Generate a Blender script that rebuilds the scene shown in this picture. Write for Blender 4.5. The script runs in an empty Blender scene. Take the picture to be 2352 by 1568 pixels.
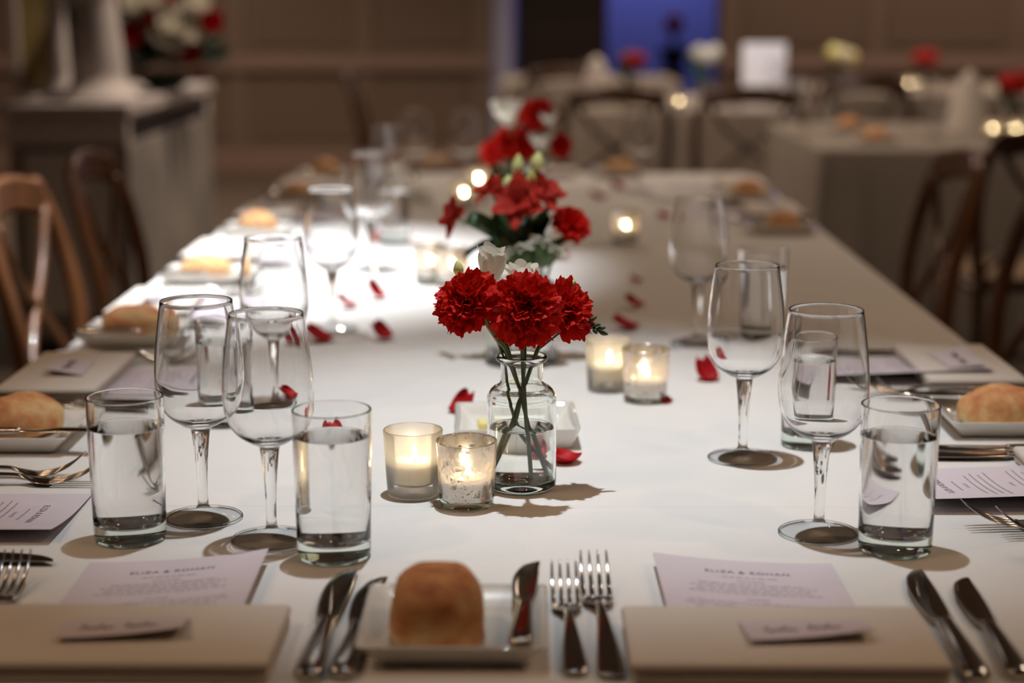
import bpy, bmesh, math, random
from mathutils import Vector, Matrix, noise
random.seed(7)
C = bpy.context.scene.collection
SC = bpy.context.scene
PI = math.pi
R = math.radians
# ------------------------------------------------------------------ camera
FPX, TZ, CZ = 4000.0, 0.75, 1.208           # focal length in pixels of a 2352 px frame, table height, eye height
PITCH, YAW = math.atan(784 / FPX), math.atan(35 / FPX)
cam = bpy.data.cameras.new('camera')
cam.sensor_width = 36.0
cam.lens = FPX / 2352 * 36.0
cam.clip_start, cam.clip_end = 0.05, 100
cam.dof.use_dof = True
cam.dof.focus_distance = 1.60
cam.dof.aperture_fstop = 2.9
co = bpy.data.objects.new('camera', cam)
C.objects.link(co)
co.location = (0, 0, CZ)
co.rotation_euler = (PI / 2 - PITCH, 0, YAW)
SC.camera = co
CM = Matrix.Rotation(YAW, 3, 'Z') @ Matrix.Rotation(PI / 2 - PITCH, 3, 'X')


def ray(u, v):
    return CM @ Vector(((u - 1176) / FPX, (784 - v) / FPX, -1))


def P(u, v, z=TZ):
    d = ray(u, v)
    t = (z - CZ) / d.z
    return Vector((d.x * t, d.y * t, z))


def A(u, v, y):
    d = ray(u, v)
    t = y / d.y
    return Vector((d.x * t, y, CZ + d.z * t))


# ------------------------------------------------------------------ world, exposure, lights
SC.view_settings.view_transform = 'Standard'
SC.view_settings.look = 'None'
SC.view_settings.gamma = 1
SC.view_settings.use_curve_mapping = False
SC.view_settings.exposure = 0.45
w = bpy.data.worlds.new('world')
SC.world = w
w.use_nodes = True
w.node_tree.nodes['Background'].inputs[0].default_value = (0.02, 0.015, 0.012, 1)
w.node_tree.nodes['Background'].inputs[1].default_value = 1.0
cy = SC.cycles
cy.max_bounces, cy.transmission_bounces, cy.glossy_bounces = 18, 18, 6
cy.diffuse_bounces, cy.transparent_max_bounces = 3, 40
cy.caustics_reflective, cy.caustics_refractive = False, True
cy.blur_glossy = 1.0
cy.sample_clamp_indirect = 4.0


def light(name, kind, loc, power, color, size=0.05, target=None, angle=60, blend=0.5, size_y=None):
    l = bpy.data.lights.new(name, kind)
    l.energy, l.color = power, color
    o = bpy.data.objects.new(name, l)
    C.objects.link(o)
    o.location = loc
    if kind == 'SPOT':
        l.spot_size, l.spot_blend, l.shadow_soft_size = R(angle), blend, size
    elif kind == 'AREA':
        l.shape = 'RECTANGLE'
        l.size, l.size_y = size, size_y or size
    else:
        l.shadow_soft_size = size
    if target is not None:
        o.rotation_euler = (Vector(target) - Vector(loc)).to_track_quat('-Z', 'Y').to_euler()
    return o


WARM = (1.0, 0.80, 0.62)
HZ = 2.95
light('pin_spot', 'SPOT', (-0.04, 1.78, HZ - .05), 116, (.90, .96, 1), .018, (0.03, 1.80, TZ), 39, 1.0)
light('pin_spot', 'SPOT', (-0.50, 3.10, HZ - .05), 420, (.94, .975, 1), .020, (-0.60, 3.02, TZ), 42, 1.0)
for lx, ly, pw in ((-2.2, 1.0, 20), (2.2, 1.2, 20), (0.0, -1.0, 4), (1.9, 4.5, 52), (-.45, 6.3, 120), (-1.4, .5, 20), (1.4, .5, 20), (-1.6, 2.6, 10), (1.6, 2.6, 9),
                   (-2.6, 9.6, 125), (-.6, 9.6, 85), (1.4, 8.6, 85), (3.6, 8.6, 110), (3.6, 11.2, 70), (1.8, 11.4, 60), (-2.2, 11.2, 50)):
    light('fill_downlight', 'SPOT', (lx, ly, HZ - .05), pw, (1.0, .66, .40) if ly < 4 else WARM, .05, (lx, ly, 0), 150, 1.0)  # unseen ceiling lamps, spread and powered as ambient fill for the room
light('pin_spot', 'SPOT', (1.1, 5.6, HZ - .05), 130, (.97, .96, 1), .022, (A(1755, 150, 7.9).x, 7.9, TZ + .15), 22, .9)  # unseen lamp added to brighten the white table sign
light('blue_wash', 'AREA', (1.0, 14.1, 2.6), 17, (.30, .34, 1.0), 1.2, (1.0, 14.6, 1.0), size_y=.5)
light('blue_wash', 'SPOT', (0.3, 13.2, 2.5), 3.5, (.35, .33, 1.0), .05, (-.3, 12.35, .9), 50, .6)


# ------------------------------------------------------------------ materials
def mat(name, color, rough=.6, metal=0.0, spec=.5, noise_amt=0.0, nscale=20, bump=0.0, bscale=300, sheen=0, sss=0, trans=0.0,
        stretch=None, color2=None, coat=0):
    m = bpy.data.materials.new(name)
    m.use_nodes = True
    nt = m.node_tree
    b = nt.nodes['Principled BSDF']
    b.inputs['Base Color'].default_value = (*color, 1)
    b.inputs['Roughness'].default_value = rough
    b.inputs['Metallic'].default_value = metal
    b.inputs['Specular IOR Level'].default_value = spec
    b.inputs['Sheen Weight'].default_value = sheen
    b.inputs['Coat Weight'].default_value = coat
    if sss:
        b.inputs['Subsurface Weight'].default_value = sss
        b.inputs['Subsurface Radius'].default_value = (.006, .0058, .0054)
        b.inputs['Subsurface Scale'].default_value = 1.0 if sss == 1.0 else .5
    tc = nt.nodes.new('ShaderNodeTexCoord')
    src = tc.outputs['Object']
    if stretch:
        mp = nt.nodes.new('ShaderNodeMapping')
        mp.inputs['Scale'].default_value = stretch
        nt.links.new(src, mp.inputs[0])
        src = mp.outputs[0]
    if noise_amt or color2:
        n = nt.nodes.new('ShaderNodeTexNoise')
        n.inputs['Scale'].default_value = nscale
        n.inputs['Detail'].default_value = 5
        nt.links.new(src, n.inputs['Vector'])
        r = nt.nodes.new('ShaderNodeValToRGB')
        r.color_ramp.elements[0].position = .35
        r.color_ramp.elements[1].position = .65
        c2 = color2 or tuple(min(1, c * (1 - noise_amt)) for c in color)
        r.color_ramp.elements[0].color = (*c2, 1)
        r.color_ramp.elements[1].color = (*color, 1)
        nt.links.new(n.outputs['Fac'], r.inputs[0])
        nt.links.new(r.outputs[0], b.inputs['Base Color'])
    if bump:
        n2 = nt.nodes.new('ShaderNodeTexNoise')
        n2.inputs['Scale'].default_value = bscale
        n2.inputs['Detail'].default_value = 3
        nt.links.new(tc.outputs['Object'], n2.inputs['Vector'])
        bp = nt.nodes.new('ShaderNodeBump')
        bp.inputs['Strength'].default_value = bump
        bp.inputs['Distance'].default_value = .002
        nt.links.new(n2.outputs['Fac'], bp.inputs['Height'])
        nt.links.new(bp.outputs[0], b.inputs['Normal'])
    if trans:
        tr = nt.nodes.new('ShaderNodeBsdfTranslucent')
        tr.inputs[0].default_value = (*color, 1)
        mx = nt.nodes.new('ShaderNodeMixShader')
        mx.inputs[0].default_value = trans
        nt.links.new(b.outputs[0], mx.inputs[1])
        nt.links.new(tr.outputs[0], mx.inputs[2])
        nt.links.new(mx.outputs[0], nt.nodes['Material Output'].inputs[0])
    return m


def emit(name, color, strength):
    m = bpy.data.materials.new(name)
    m.use_nodes = True
    nt = m.node_tree
    e = nt.nodes.new('ShaderNodeEmission')
    e.inputs[0].default_value = (*color, 1)
    e.inputs[1].default_value = strength
    nt.links.new(e.outputs[0], nt.nodes['Material Output'].inputs[0])
    return m


def glass(name, color=(1, 1, 1), ior=1.5, rough=0.0):
    m = bpy.data.materials.new(name)
    m.use_nodes = True
    nt = m.node_tree
    g = nt.nodes.new('ShaderNodeBsdfGlass')
    g.inputs['Color'].default_value = (*color, 1)
    g.inputs['Roughness'].default_value = rough
    g.inputs['IOR'].default_value = ior
    nt.links.new(g.outputs[0], nt.nodes['Material Output'].inputs[0])
    return m


def clear_mat():
    m = bpy.data.materials.new('sheet_clear_glass')
    m.use_nodes = True
    nt = m.node_tree
    N, L = nt.nodes.new, nt.links.new
    t = N('ShaderNodeBsdfTransparent'); t.inputs[0].default_value = (.985, .99, .985, 1)
    g = N('ShaderNodeBsdfGlossy'); g.inputs['Roughness'].default_value = .02
    f = N('ShaderNodeFresnel'); f.inputs[0].default_value = 1.5
    x = N('ShaderNodeMixShader')
    L(f.outputs[0], x.inputs[0]); L(t.outputs[0], x.inputs[1]); L(g.outputs[0], x.inputs[2])
    L(x.outputs[0], nt.nodes['Material Output'].inputs[0])
    return m


def cloth_mat(name, color, creases=()):
    m = mat(name, color, .95, spec=.1, sheen=.15)
    nt = m.node_tree
    N, L = nt.nodes.new, nt.links.new
    tc = N('ShaderNodeTexCoord')
    sx = N('ShaderNodeSeparateXYZ')
    L(tc.outputs['Object'], sx.inputs[0])
    hs = []
    for axis, pos, wd, ht in creases:
        a = N('ShaderNodeMath'); a.operation = 'SUBTRACT'; L(sx.outputs[axis], a.inputs[0]); a.inputs[1].default_value = pos
        b = N('ShaderNodeMath'); b.operation = 'MULTIPLY'; L(a.outputs[0], b.inputs[0]); L(a.outputs[0], b.inputs[1])
        c = N('ShaderNodeMath'); c.operation = 'MULTIPLY'; L(b.outputs[0], c.inputs[0]); c.inputs[1].default_value = -1 / wd ** 2
        e = N('ShaderNodeMath'); e.operation = 'EXPONENT'; L(c.outputs[0], e.inputs[0])
        f = N('ShaderNodeMath'); f.operation = 'MULTIPLY'; L(e.outputs[0], f.inputs[0]); f.inputs[1].default_value = ht
        hs.append(f.outputs[0])
    for sc, amt, st in ((1500, .00005, (1, .25, 1)), (1500, .00005, (.25, 1, 1)), (6, .004, (1, 1, 1))):
        mp = N('ShaderNodeMapping'); mp.inputs['Scale'].default_value = st; L(tc.outputs['Object'], mp.inputs[0])
        n = N('ShaderNodeTexNoise'); n.inputs['Scale'].default_value = sc; n.inputs['Detail'].default_value = 2; L(mp.outputs[0], n.inputs['Vector'])
        f = N('ShaderNodeMath'); f.operation = 'MULTIPLY'; L(n.outputs['Fac'], f.inputs[0]); f.inputs[1].default_value = amt
        hs.append(f.outputs[0])
    s = hs[0]
    for h in hs[1:]:
        a = N('ShaderNodeMath'); a.operation = 'ADD'; L(s, a.inputs[0]); L(h, a.inputs[1]); s = a.outputs[0]
    bp = N('ShaderNodeBump'); bp.inputs['Strength'].default_value = .6; bp.inputs['Distance'].default_value = 1.0
    L(s, bp.inputs['Height'])
    L(bp.outputs[0], nt.nodes['Principled BSDF'].inputs['Normal'])
    return m


M = dict(
    cloth=cloth_mat('linen_cloth', (.80, .775, .755), ((1, 1.545, .0022, .0012), (1, 1.955, .003, .001), (0, 0.0, .002, .0006))),
    cloth2=cloth_mat('linen_cloth_far', (.80, .775, .755), ((1, 2.9, .003, .001), (1, 3.6, .003, .001))),
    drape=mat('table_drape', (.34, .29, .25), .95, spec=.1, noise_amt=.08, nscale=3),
    napkin=mat('napkin_linen', (.74, .67, .61), .95, spec=.1, bump=.25, bscale=900),
    card=mat('lilac_card', (.70, .62, .68), .7, spec=.3),
    ink=mat('grey_ink', (.16, .11, .14), .7),
    ink2=mat('pale_grey_ink', (.40, .33, .38), .7),
    pen=mat('brown_pen_ink', (.12, .08, .05), .6),
    china=mat('white_china', (.78, .76, .72), .08, spec=.6, coat=.5),
    butter=mat('butter', (.86, .76, .30), .45, sss=.2),
    steel=mat('polished_steel', (.60, .56, .52), .13, metal=1),
    rose=mat('rose_petal', (.58, .008, .014), .55, noise_amt=.35, nscale=60, trans=.18, spec=.25),
    carn=mat('carnation_petal', (.72, .014, .006), .6, noise_amt=.30, nscale=90, trans=.22, spec=.2),
    astro=mat('alstroemeria_petal', (.55, .035, .022), .6, spec=.2, noise_amt=.45, nscale=80, trans=.2),
    white_petal=mat('ivory_petal', (.86, .83, .74), .5, noise_amt=.10, nscale=60, trans=.42, bump=.15, bscale=200),
    bud=mat('green_bud', (.52, .55, .13), .5, color2=(.70, .72, .35), nscale=50),
    stem=mat('green_stem', (.10, .17, .06), .5, color2=(.05, .10, .03), nscale=60),
    calyx=mat('pale_calyx', (.26, .33, .13), .5, noise_amt=.3, nscale=70),
    dome=mat('green_sepals', (.075, .135, .045), .5, noise_amt=.4, nscale=90),
    leaf=mat('green_leaf', (.035, .10, .035), .45, noise_amt=.4, nscale=30, trans=.15),
    dark_leaf=mat('dark_leaf', (.012, .035, .018), .5, noise_amt=.4, nscale=20),
    wax=mat('candle_wax', (.95, .91, .82), .5, trans=.6),
    wick=mat('wick', (.02, .02, .02), .9),
    flame=emit('flame', (1.0, .78, .48), 200),
    wood=mat('walnut_wood', (.10, .040, .016), .4, noise_amt=.5, nscale=14, stretch=(1, 1, .15), coat=.15),
    wood2=mat('oak_wood', (.20, .076, .026), .4, noise_amt=.45, nscale=14, stretch=(1, 1, .15), coat=.2),
    seat=mat('woven_seat', (.22, .14, .08), .8, bump=.5, bscale=150),
    wall=mat('brown_wall', (.20, .135, .098), .75, noise_amt=.05, nscale=2),
    rail=mat('brown_rail', (.26, .165, .130), .6),
    panel=mat('brown_panel', (.165, .108, .078), .75),
    darkwood=mat('dark_door', (.020, .009, .006), .5),
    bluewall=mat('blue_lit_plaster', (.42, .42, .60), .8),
    floor=mat('carpet_floor', (.10, .068, .048), .95, noise_amt=.3, nscale=60),
    ceil=mat('brown_ceiling', (.22, .17, .13), .9),
    white=mat('painted_white', (.70, .64, .63), .6, noise_amt=.08, nscale=6),
    plaster=mat('mottled_white', (.40, .36, .33), .8, color2=(.24, .22, .21), nscale=4),
    slot=mat('painted_dark', (.02, .015, .018), .6),
    yellow=mat('ochre_panel', (.55, .42, .18), .7, noise_amt=.3, nscale=4),
    gl=glass('clear_glass', (.985, .99, .985), 1.5),
    gbase=glass('thick_glass', (.90, .96, .93), 1.5),
    water=glass('water', (.995, 1, .998), 1.33),
    thin=glass('thin_clear_glass', (.995, .995, .995), 1.5),
    clear=clear_mat(),
    bottle=glass('bottle_glass', (.985, .995, .99), 1.5),
    metal_trim=mat('brass_trim', (.5, .38, .2), .3, metal=1),
)


def bread_mat():
    m = mat('bread_crust', (.60, .36, .14), .75, bump=.5, bscale=120)
    nt = m.node_tree
    N, L = nt.nodes.new, nt.links.new
    tc = N('ShaderNodeTexCoord')
    n = N('ShaderNodeTexNoise'); n.inputs['Scale'].default_value = 45; n.inputs['Detail'].default_value = 6
    L(tc.outputs['Object'], n.inputs['Vector'])
    sx = N('ShaderNodeSeparateXYZ'); L(tc.outputs['Object'], sx.inputs[0])
    z = N('ShaderNodeMath'); z.operation = 'MULTIPLY_ADD'; L(sx.outputs[2], z.inputs[0]); z.inputs[1].default_value = 5.5
    L(n.outputs['Fac'], z.inputs[2])
    r = N('ShaderNodeValToRGB')
    e = r.color_ramp.elements
    e[0].position, e[0].color = .42, (.80, .60, .30, 1)
    e[1].position, e[1].color = 1.0, (.28, .090, .030, 1)
    k = r.color_ramp.elements.new(.66); k.color = (.68, .33, .13, 1)
    k = r.color_ramp.elements.new(.82); k.color = (.55, .21, .075, 1)
    L(z.outputs[0], r.inputs[0])
    L(r.outputs[0], nt.nodes['Principled BSDF'].inputs['Base Color'])
    return m


def frosted():
    m = bpy.data.materials.new('frosted_glass')
    m.use_nodes = True
    nt = m.node_tree
    N, L = nt.nodes.new, nt.links.new
    tr = N('ShaderNodeBsdfTranslucent'); tr.inputs[0].default_value = (.93, .90, .84, 1)
    df = N('ShaderNodeBsdfDiffuse'); df.inputs[0].default_value = (.80, .77, .72, 1)
    tp = N('ShaderNodeBsdfTransparent'); tp.inputs[0].default_value = (.97, .96, .94, 1)
    gg = N('ShaderNodeBsdfRefraction'); gg.inputs['Roughness'].default_value = .45; gg.inputs['IOR'].default_value = 1.02
    gg.inputs['Color'].default_value = (.97, .95, .92, 1)
    a = N('ShaderNodeMixShader'); a.inputs[0].default_value = .40; L(tr.outputs[0], a.inputs[1]); L(df.outputs[0], a.inputs[2])
    b = N('ShaderNodeMixShader'); b.inputs[0].default_value = .45; L(tp.outputs[0], b.inputs[1]); L(gg.outputs[0], b.inputs[2])
    c = N('ShaderNodeMixShader'); c.inputs[0].default_value = .80; L(a.outputs[0], c.inputs[1]); L(b.outputs[0], c.inputs[2])
    s = N('ShaderNodeBsdfGlossy'); s.inputs['Roughness'].default_value = .35
    f = N('ShaderNodeFresnel'); f.inputs[0].default_value = 1.4
    d = N('ShaderNodeMixShader'); L(f.outputs[0], d.inputs[0]); L(c.outputs[0], d.inputs[1]); L(s.outputs[0], d.inputs[2])
    L(d.outputs[0], nt.nodes['Material Output'].inputs[0])
    return m


def mercury():
    m = bpy.data.materials.new('mercury_glass')
    m.use_nodes = True
    nt = m.node_tree
    N, L = nt.nodes.new, nt.links.new
    tc = N('ShaderNodeTexCoord')
    ns = N('ShaderNodeTexNoise'); ns.inputs['Scale'].default_value = 55; ns.inputs['Detail'].default_value = 3
    L(tc.outputs['Object'], ns.inputs['Vector'])
    mx = N('ShaderNodeMixRGB'); mx.inputs[0].default_value = .018
    L(tc.outputs['Object'], mx.inputs[1]); L(ns.outputs['Color'], mx.inputs[2])
    facs = []
    for sc, th in ((110, .33), (260, .28)):
        v = N('ShaderNodeTexVoronoi'); v.inputs['Scale'].default_value = sc
        L(mx.outputs[0], v.inputs['Vector'])
        t = N('ShaderNodeMath'); t.operation = 'LESS_THAN'; t.inputs[1].default_value = th
        L(v.outputs['Distance'], t.inputs[0])
        facs.append(t)
    mxx = N('ShaderNodeMath'); mxx.operation = 'MAXIMUM'
    L(facs[0].outputs[0], mxx.inputs[0]); L(facs[1].outputs[0], mxx.inputs[1])
    n3 = N('ShaderNodeTexNoise'); n3.inputs['Scale'].default_value = 38; L(tc.outputs['Object'], n3.inputs['Vector'])
    th = N('ShaderNodeMath'); th.operation = 'GREATER_THAN'; th.inputs[1].default_value = .43; L(n3.outputs['Fac'], th.inputs[0])
    mul = N('ShaderNodeMath'); mul.operation = 'MULTIPLY'; L(mxx.outputs[0], mul.inputs[0]); L(th.outputs[0], mul.inputs[1])
    tp = N('ShaderNodeBsdfTransparent'); tp.inputs[0].default_value = (.96, .95, .92, 1)
    gs = N('ShaderNodeBsdfGlossy'); gs.inputs['Roughness'].default_value = .02
    f = N('ShaderNodeFresnel'); f.inputs[0].default_value = 1.5
    clr = N('ShaderNodeMixShader'); L(f.outputs[0], clr.inputs[0]); L(tp.outputs[0], clr.inputs[1]); L(gs.outputs[0], clr.inputs[2])
    sil = N('ShaderNodeBsdfGlossy'); sil.inputs['Roughness'].default_value = .22; sil.inputs[0].default_value = (.80, .76, .72, 1)
    tl = N('ShaderNodeBsdfTranslucent'); tl.inputs[0].default_value = (.80, .70, .58, 1)
    ss = N('ShaderNodeMixShader'); ss.inputs[0].default_value = .22; L(sil.outputs[0], ss.inputs[1]); L(tl.outputs[0], ss.inputs[2])
    st = N('ShaderNodeMixShader'); st.inputs[0].default_value = .30; L(ss.outputs[0], st.inputs[1]); L(tp.outputs[0], st.inputs[2])
    o = N('ShaderNodeMixShader'); L(mul.outputs[0], o.inputs[0]); L(st.outputs[0], o.inputs[1]); L(clr.outputs[0], o.inputs[2])
    L(o.outputs[0], nt.nodes['Material Output'].inputs[0])
    return m


M['bread'] = bread_mat()
M['frost'] = frosted()
M['merc'] = mercury()


# ------------------------------------------------------------------ helpers
def tag(o, label=None, cat=None, group=None, kind=None):
    if label: o['label'] = label
    if cat: o['category'] = cat
    if group: o['group'] = group
    if kind: o['kind'] = kind
    return o


def thing(name, label, cat, loc=(0, 0, 0), rotz=0, group=None, rot=None):
    o = bpy.data.objects.new(name, None)
    o.empty_display_size = .05
    C.objects.link(o)
    o.location = loc
    o.rotation_euler = rot or (0, 0, rotz)
    return tag(o, label, cat, group)


def mesh(name, verts, faces, m, smooth=True):
    me = bpy.data.meshes.new(name)
    me.from_pydata([tuple(v) for v in verts], [], faces)
    me.materials.append(m)
    if smooth:
        me.polygons.foreach_set('use_smooth', [True] * len(me.polygons))
    me.update()
    return me


def obj(name, me, parent=None, loc=None, rot=None, label=None):
    o = bpy.data.objects.new(name, me)
    C.objects.link(o)
    if parent is not None: o.parent = parent
    if loc is not None: o.location = loc
    if rot is not None: o.rotation_euler = rot
    if label: o['label'] = label
    return o


def copy_tree(o, parent=None):
    c = o.copy()
    C.objects.link(c)
    c.parent = parent
    for ch in o.children:
        copy_tree(ch, c)
    return c


def place(proto, first, loc, rotz, label, group=None, rot=None, scale=None):
    o = proto if first else copy_tree(proto)
    o.location = loc
    o.rotation_euler = rot or (0, 0, rotz)
    if scale: o.scale = scale
    o['label'] = label
    if group: o['group'] = group
    return o


class Proto:
    """build one, then copy it for every repeat"""
    def __init__(s, fn): s.fn, s.p = fn, None
    def __call__(s, loc, rotz, label, group=None, rot=None, scale=None):
        first = s.p is None
        if first: s.p = s.fn()
        return place(s.p, first, loc, rotz, label, group, rot, scale)


def spline(pts, n):
    """catmull-rom through 2-D or 3-D points"""
    pts = [Vector(p) for p in pts]
    out = []
    for i in range(len(pts) - 1):
        p0, p1, p2, p3 = pts[max(i - 1, 0)], pts[i], pts[i + 1], pts[min(i + 2, len(pts) - 1)]
        for k in range(n):
            t = k / n
            out.append(.5 * ((2 * p1) + (p2 - p0) * t + (2 * p0 - 5 * p1 + 4 * p2 - p3) * t * t + (3 * p1 - p0 - 3 * p2 + p3) * t ** 3))
    out.append(pts[-1])
    return out


def hold(prof, d=.0004):
    """add a holding ring close to each sharp corner so smooth shading stays on the corner"""
    pr = [Vector(p) for p in prof]
    out = [pr[0]]
    for i in range(1, len(pr)):
        a, b = pr[i - 1], pr[i]
        L = (b - a).length
        if L > 3 * d:
            def sharp(k):
                if k <= 0 or k >= len(pr) - 1: return False
                u, v = pr[k] - pr[k - 1], pr[k + 1] - pr[k]
                return u.length > 1e-7 and v.length > 1e-7 and u.angle(v) > R(22)
            if sharp(i - 1): out.append(a + (b - a) * (d / L))
            if sharp(i): out.append(b - (b - a) * (d / L))
        out.append(b)
    return [tuple(p) for p in out]


def lathe(prof, seg=48):
    """verts, faces of a surface of revolution; a profile end on the axis closes it"""
    prof = hold(prof)
    V, F, rings = [], [], []
    for r, z in prof:
        if r < 1e-6:
            rings.append([len(V)]); V.append((0, 0, z))
        else:
            rings.append(list(range(len(V), len(V) + seg)))
            V += [(r * math.cos(2 * PI * k / seg), r * math.sin(2 * PI * k / seg), z) for k in range(seg)]
    for a, b in zip(rings, rings[1:]):
        for k in range(seg):
            k2 = (k + 1) % seg
            if len(a) == 1 and len(b) == 1: continue
            if len(a) == 1: F.append((a[0], b[k2], b[k]))
            elif len(b) == 1: F.append((a[k], a[k2], b[0]))
            else: F.append((a[k], a[k2], b[k2], b[k]))
    return V, [q[::-1] for q in F]


def join(*vf):
    V, F = [], []
    for v, f in vf:
        n = len(V)
        V += [tuple(x) for x in v]
        F += [tuple(i + n for i in q) for q in f]
    return V, F


def tube(pts, rad, seg=8, n=6, cap=True):
    pts = spline(pts, n) if n > 1 else [Vector(p) for p in pts]
    if not isinstance(rad, (list, tuple)): rad = [rad, rad]
    V, F = [], []
    up = Vector((0.13, .97, .2)).normalized()
    for i, p in enumerate(pts):
        t = (pts[min(i + 1, len(pts) - 1)] - pts[max(i - 1, 0)]).normalized()
        a = t.cross(up)
        if a.length < 1e-3: a = t.cross(Vector((1, 0, 0)))
        a.normalize()
        b = t.cross(a)
        s = i / (len(pts) - 1) * (len(rad) - 1)
        k = min(int(s), len(rad) - 2)
        r = rad[k] + (rad[k + 1] - rad[k]) * (s - k)
        V += [p + (a * math.cos(2 * PI * j / seg) + b * math.sin(2 * PI * j / seg)) * r for j in range(seg)]
    for i in range(len(pts) - 1):
        for j in range(seg):
            j2 = (j + 1) % seg
            F.append((i * seg + j, i * seg + j2, (i + 1) * seg + j2, (i + 1) * seg + j))
    if cap:
        F.append(tuple(range(seg))[::-1])
        F.append(tuple(range((len(pts) - 1) * seg, len(pts) * seg)))
    return V, F


def loft(secs, seg=10, power=2.6):
    """rounded bar along y: secs = (x, y, z, half width, half thickness)"""
    V, F = [], []
    for x, y, z, hw, ht in secs:
        for k in range(seg):
            a = 2 * PI * k / seg
            c, s = math.cos(a), math.sin(a)
            V.append((x + hw * math.copysign(abs(c) ** (2 / power), c), y, z + ht * math.copysign(abs(s) ** (2 / power), s)))
    for i in range(len(secs) - 1):
        for k in range(seg):
            k2 = (k + 1) % seg
            F.append((i * seg + k, i * seg + k2, (i + 1) * seg + k2, (i + 1) * seg + k))
    F.append(tuple(range(seg))[::-1])
    F.append(tuple(range((len(secs) - 1) * seg, len(secs) * seg)))
    return V, F


def lofts(pts, n=4, **kw):
    """loft through splined sections"""
    a = spline([Vector(p[:3]) for p in pts], n)
    b = spline([Vector((p[3], p[4], 0)) for p in pts], n)
    return loft([(p.x, p.y, p.z, max(q.x, 1e-4), max(q.y, 1e-4)) for p, q in zip(a, b)], **kw)


def box(x0, x1, y0, y1, z0, z1, bev=0.0, seg=2):
    bm = bmesh.new()
    bmesh.ops.create_cube(bm, size=1)
    for v in bm.verts:
        v.co = Vector(((x0 + x1) / 2 + v.co.x * (x1 - x0), (y0 + y1) / 2 + v.co.y * (y1 - y0), (z0 + z1) / 2 + v.co.z * (z1 - z0)))
    if bev:
        bmesh.ops.bevel(bm, geom=bm.edges[:], offset=bev, segments=seg, profile=.5, affect='EDGES')
    bm.verts.index_update()
    V = [v.co.copy() for v in bm.verts]
    F = [tuple(v.index for v in f.verts) for f in bm.faces]
    bm.free()
    return V, F


def struct(name, vf, m, parent=None):
    o = obj(name, mesh(name, *vf, m, smooth=False), parent)
    if parent is None: o['kind'] = 'structure'
    return o


# ------------------------------------------------------------------ the room
WY = 12.3      # far wall
struct('floor', box(-4.2, 5.2, -2.6, 15.2, -.1, 0), M['floor'])
struct('ceiling', box(-4.2, 5.2, -2.6, 15.2, HZ, HZ + .1), M['ceil'])
struct('wall_left', box(-4.2, -4.1, -2.6, 15.2, 0, HZ), M['wall'])
struct('wall_right', box(5.1, 5.2, -2.6, 15.2, 0, HZ), M['wall'])
struct('wall_front', box(-4.1, 5.1, -2.6, -2.5, 0, HZ), M['wall'])
xl, xr = A(1128, 100, WY).x, A(1652, 100, WY).x      # the opening to the blue lit room
wb = thing('wall_back', None, None)
wb['kind'] = 'structure'
struct('wall_section', box(-4.1, xl, WY, WY + .25, 0, HZ), M['wall'], wb)
struct('wall_section', box(xr, 5.1, WY, WY + .25, 0, HZ), M['wall'], wb)
struct('wall_section', box(xl, xr, WY, WY + .25, 2.35, HZ), M['wall'], wb)
zr = A(800, 148, WY).z
for xa, xb in ((-4.1, xl), (xr, 5.1)):
    struct('dado_rail', box(xa, xb, WY - .05, WY, zr - .05, zr + .05, .012), M['rail'], wb)
    struct('skirting', box(xa, xb, WY - .03, WY, 0, .16, .008), M['rail'], wb)
stiles = [A(u, 100, WY).x for u in (-120, 235, 548, 840, 1105, 1672, 2010, 2340, 2680)] + [-3.95, 4.95]
for x in stiles:
    struct('stile', box(x - .055, x + .055, WY - .025, WY, 0, HZ, .006), M['wall'], wb)
sx_ = sorted(stiles)
for a, b in zip(sx_, sx_[1:]):
    if a < xl < b or b - a < .3 or (a + b) / 2 > xl and (a + b) / 2 < xr: continue
    for z0, z1 in ((.24, zr - .12), (zr + .12, 2.6)):
        struct('wall_panel', box(a + .1, b - .1, WY - .012, WY + .01, z0, z1, .008), M['panel'], wb)
# far room seen through the opening
struct('wall_beyond', box(-2.5, 3.5, 14.9, 15.0, 0, HZ), M['bluewall'])
d1 = struct('door_1', box(A(1185, 90, WY).x, A(1396, 90, WY).x, WY + .08, WY + .14, 0, 2.33, .01), M['darkwood'])
struct('door_panel', box(A(1215, 90, WY).x, A(1368, 90, WY).x, WY + .066, WY + .09, .25, 1.0, .01), M['darkwood'], d1)
struct('door_panel', box(A(1215, 90, WY).x, A(1368, 90, WY).x, WY + .066, WY + .09, 1.15, 2.1, .01), M['darkwood'], d1)
struct('trim_1', box(xl, xl + .15, WY + .02, WY + .20, 0, 2.35, .01), M['bluewall'])

# ------------------------------------------------------------------ tables and cloths
XL, XR, Y0, YM, Y1 = -.63, .608, 1.105, 2.29, 4.74


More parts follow.
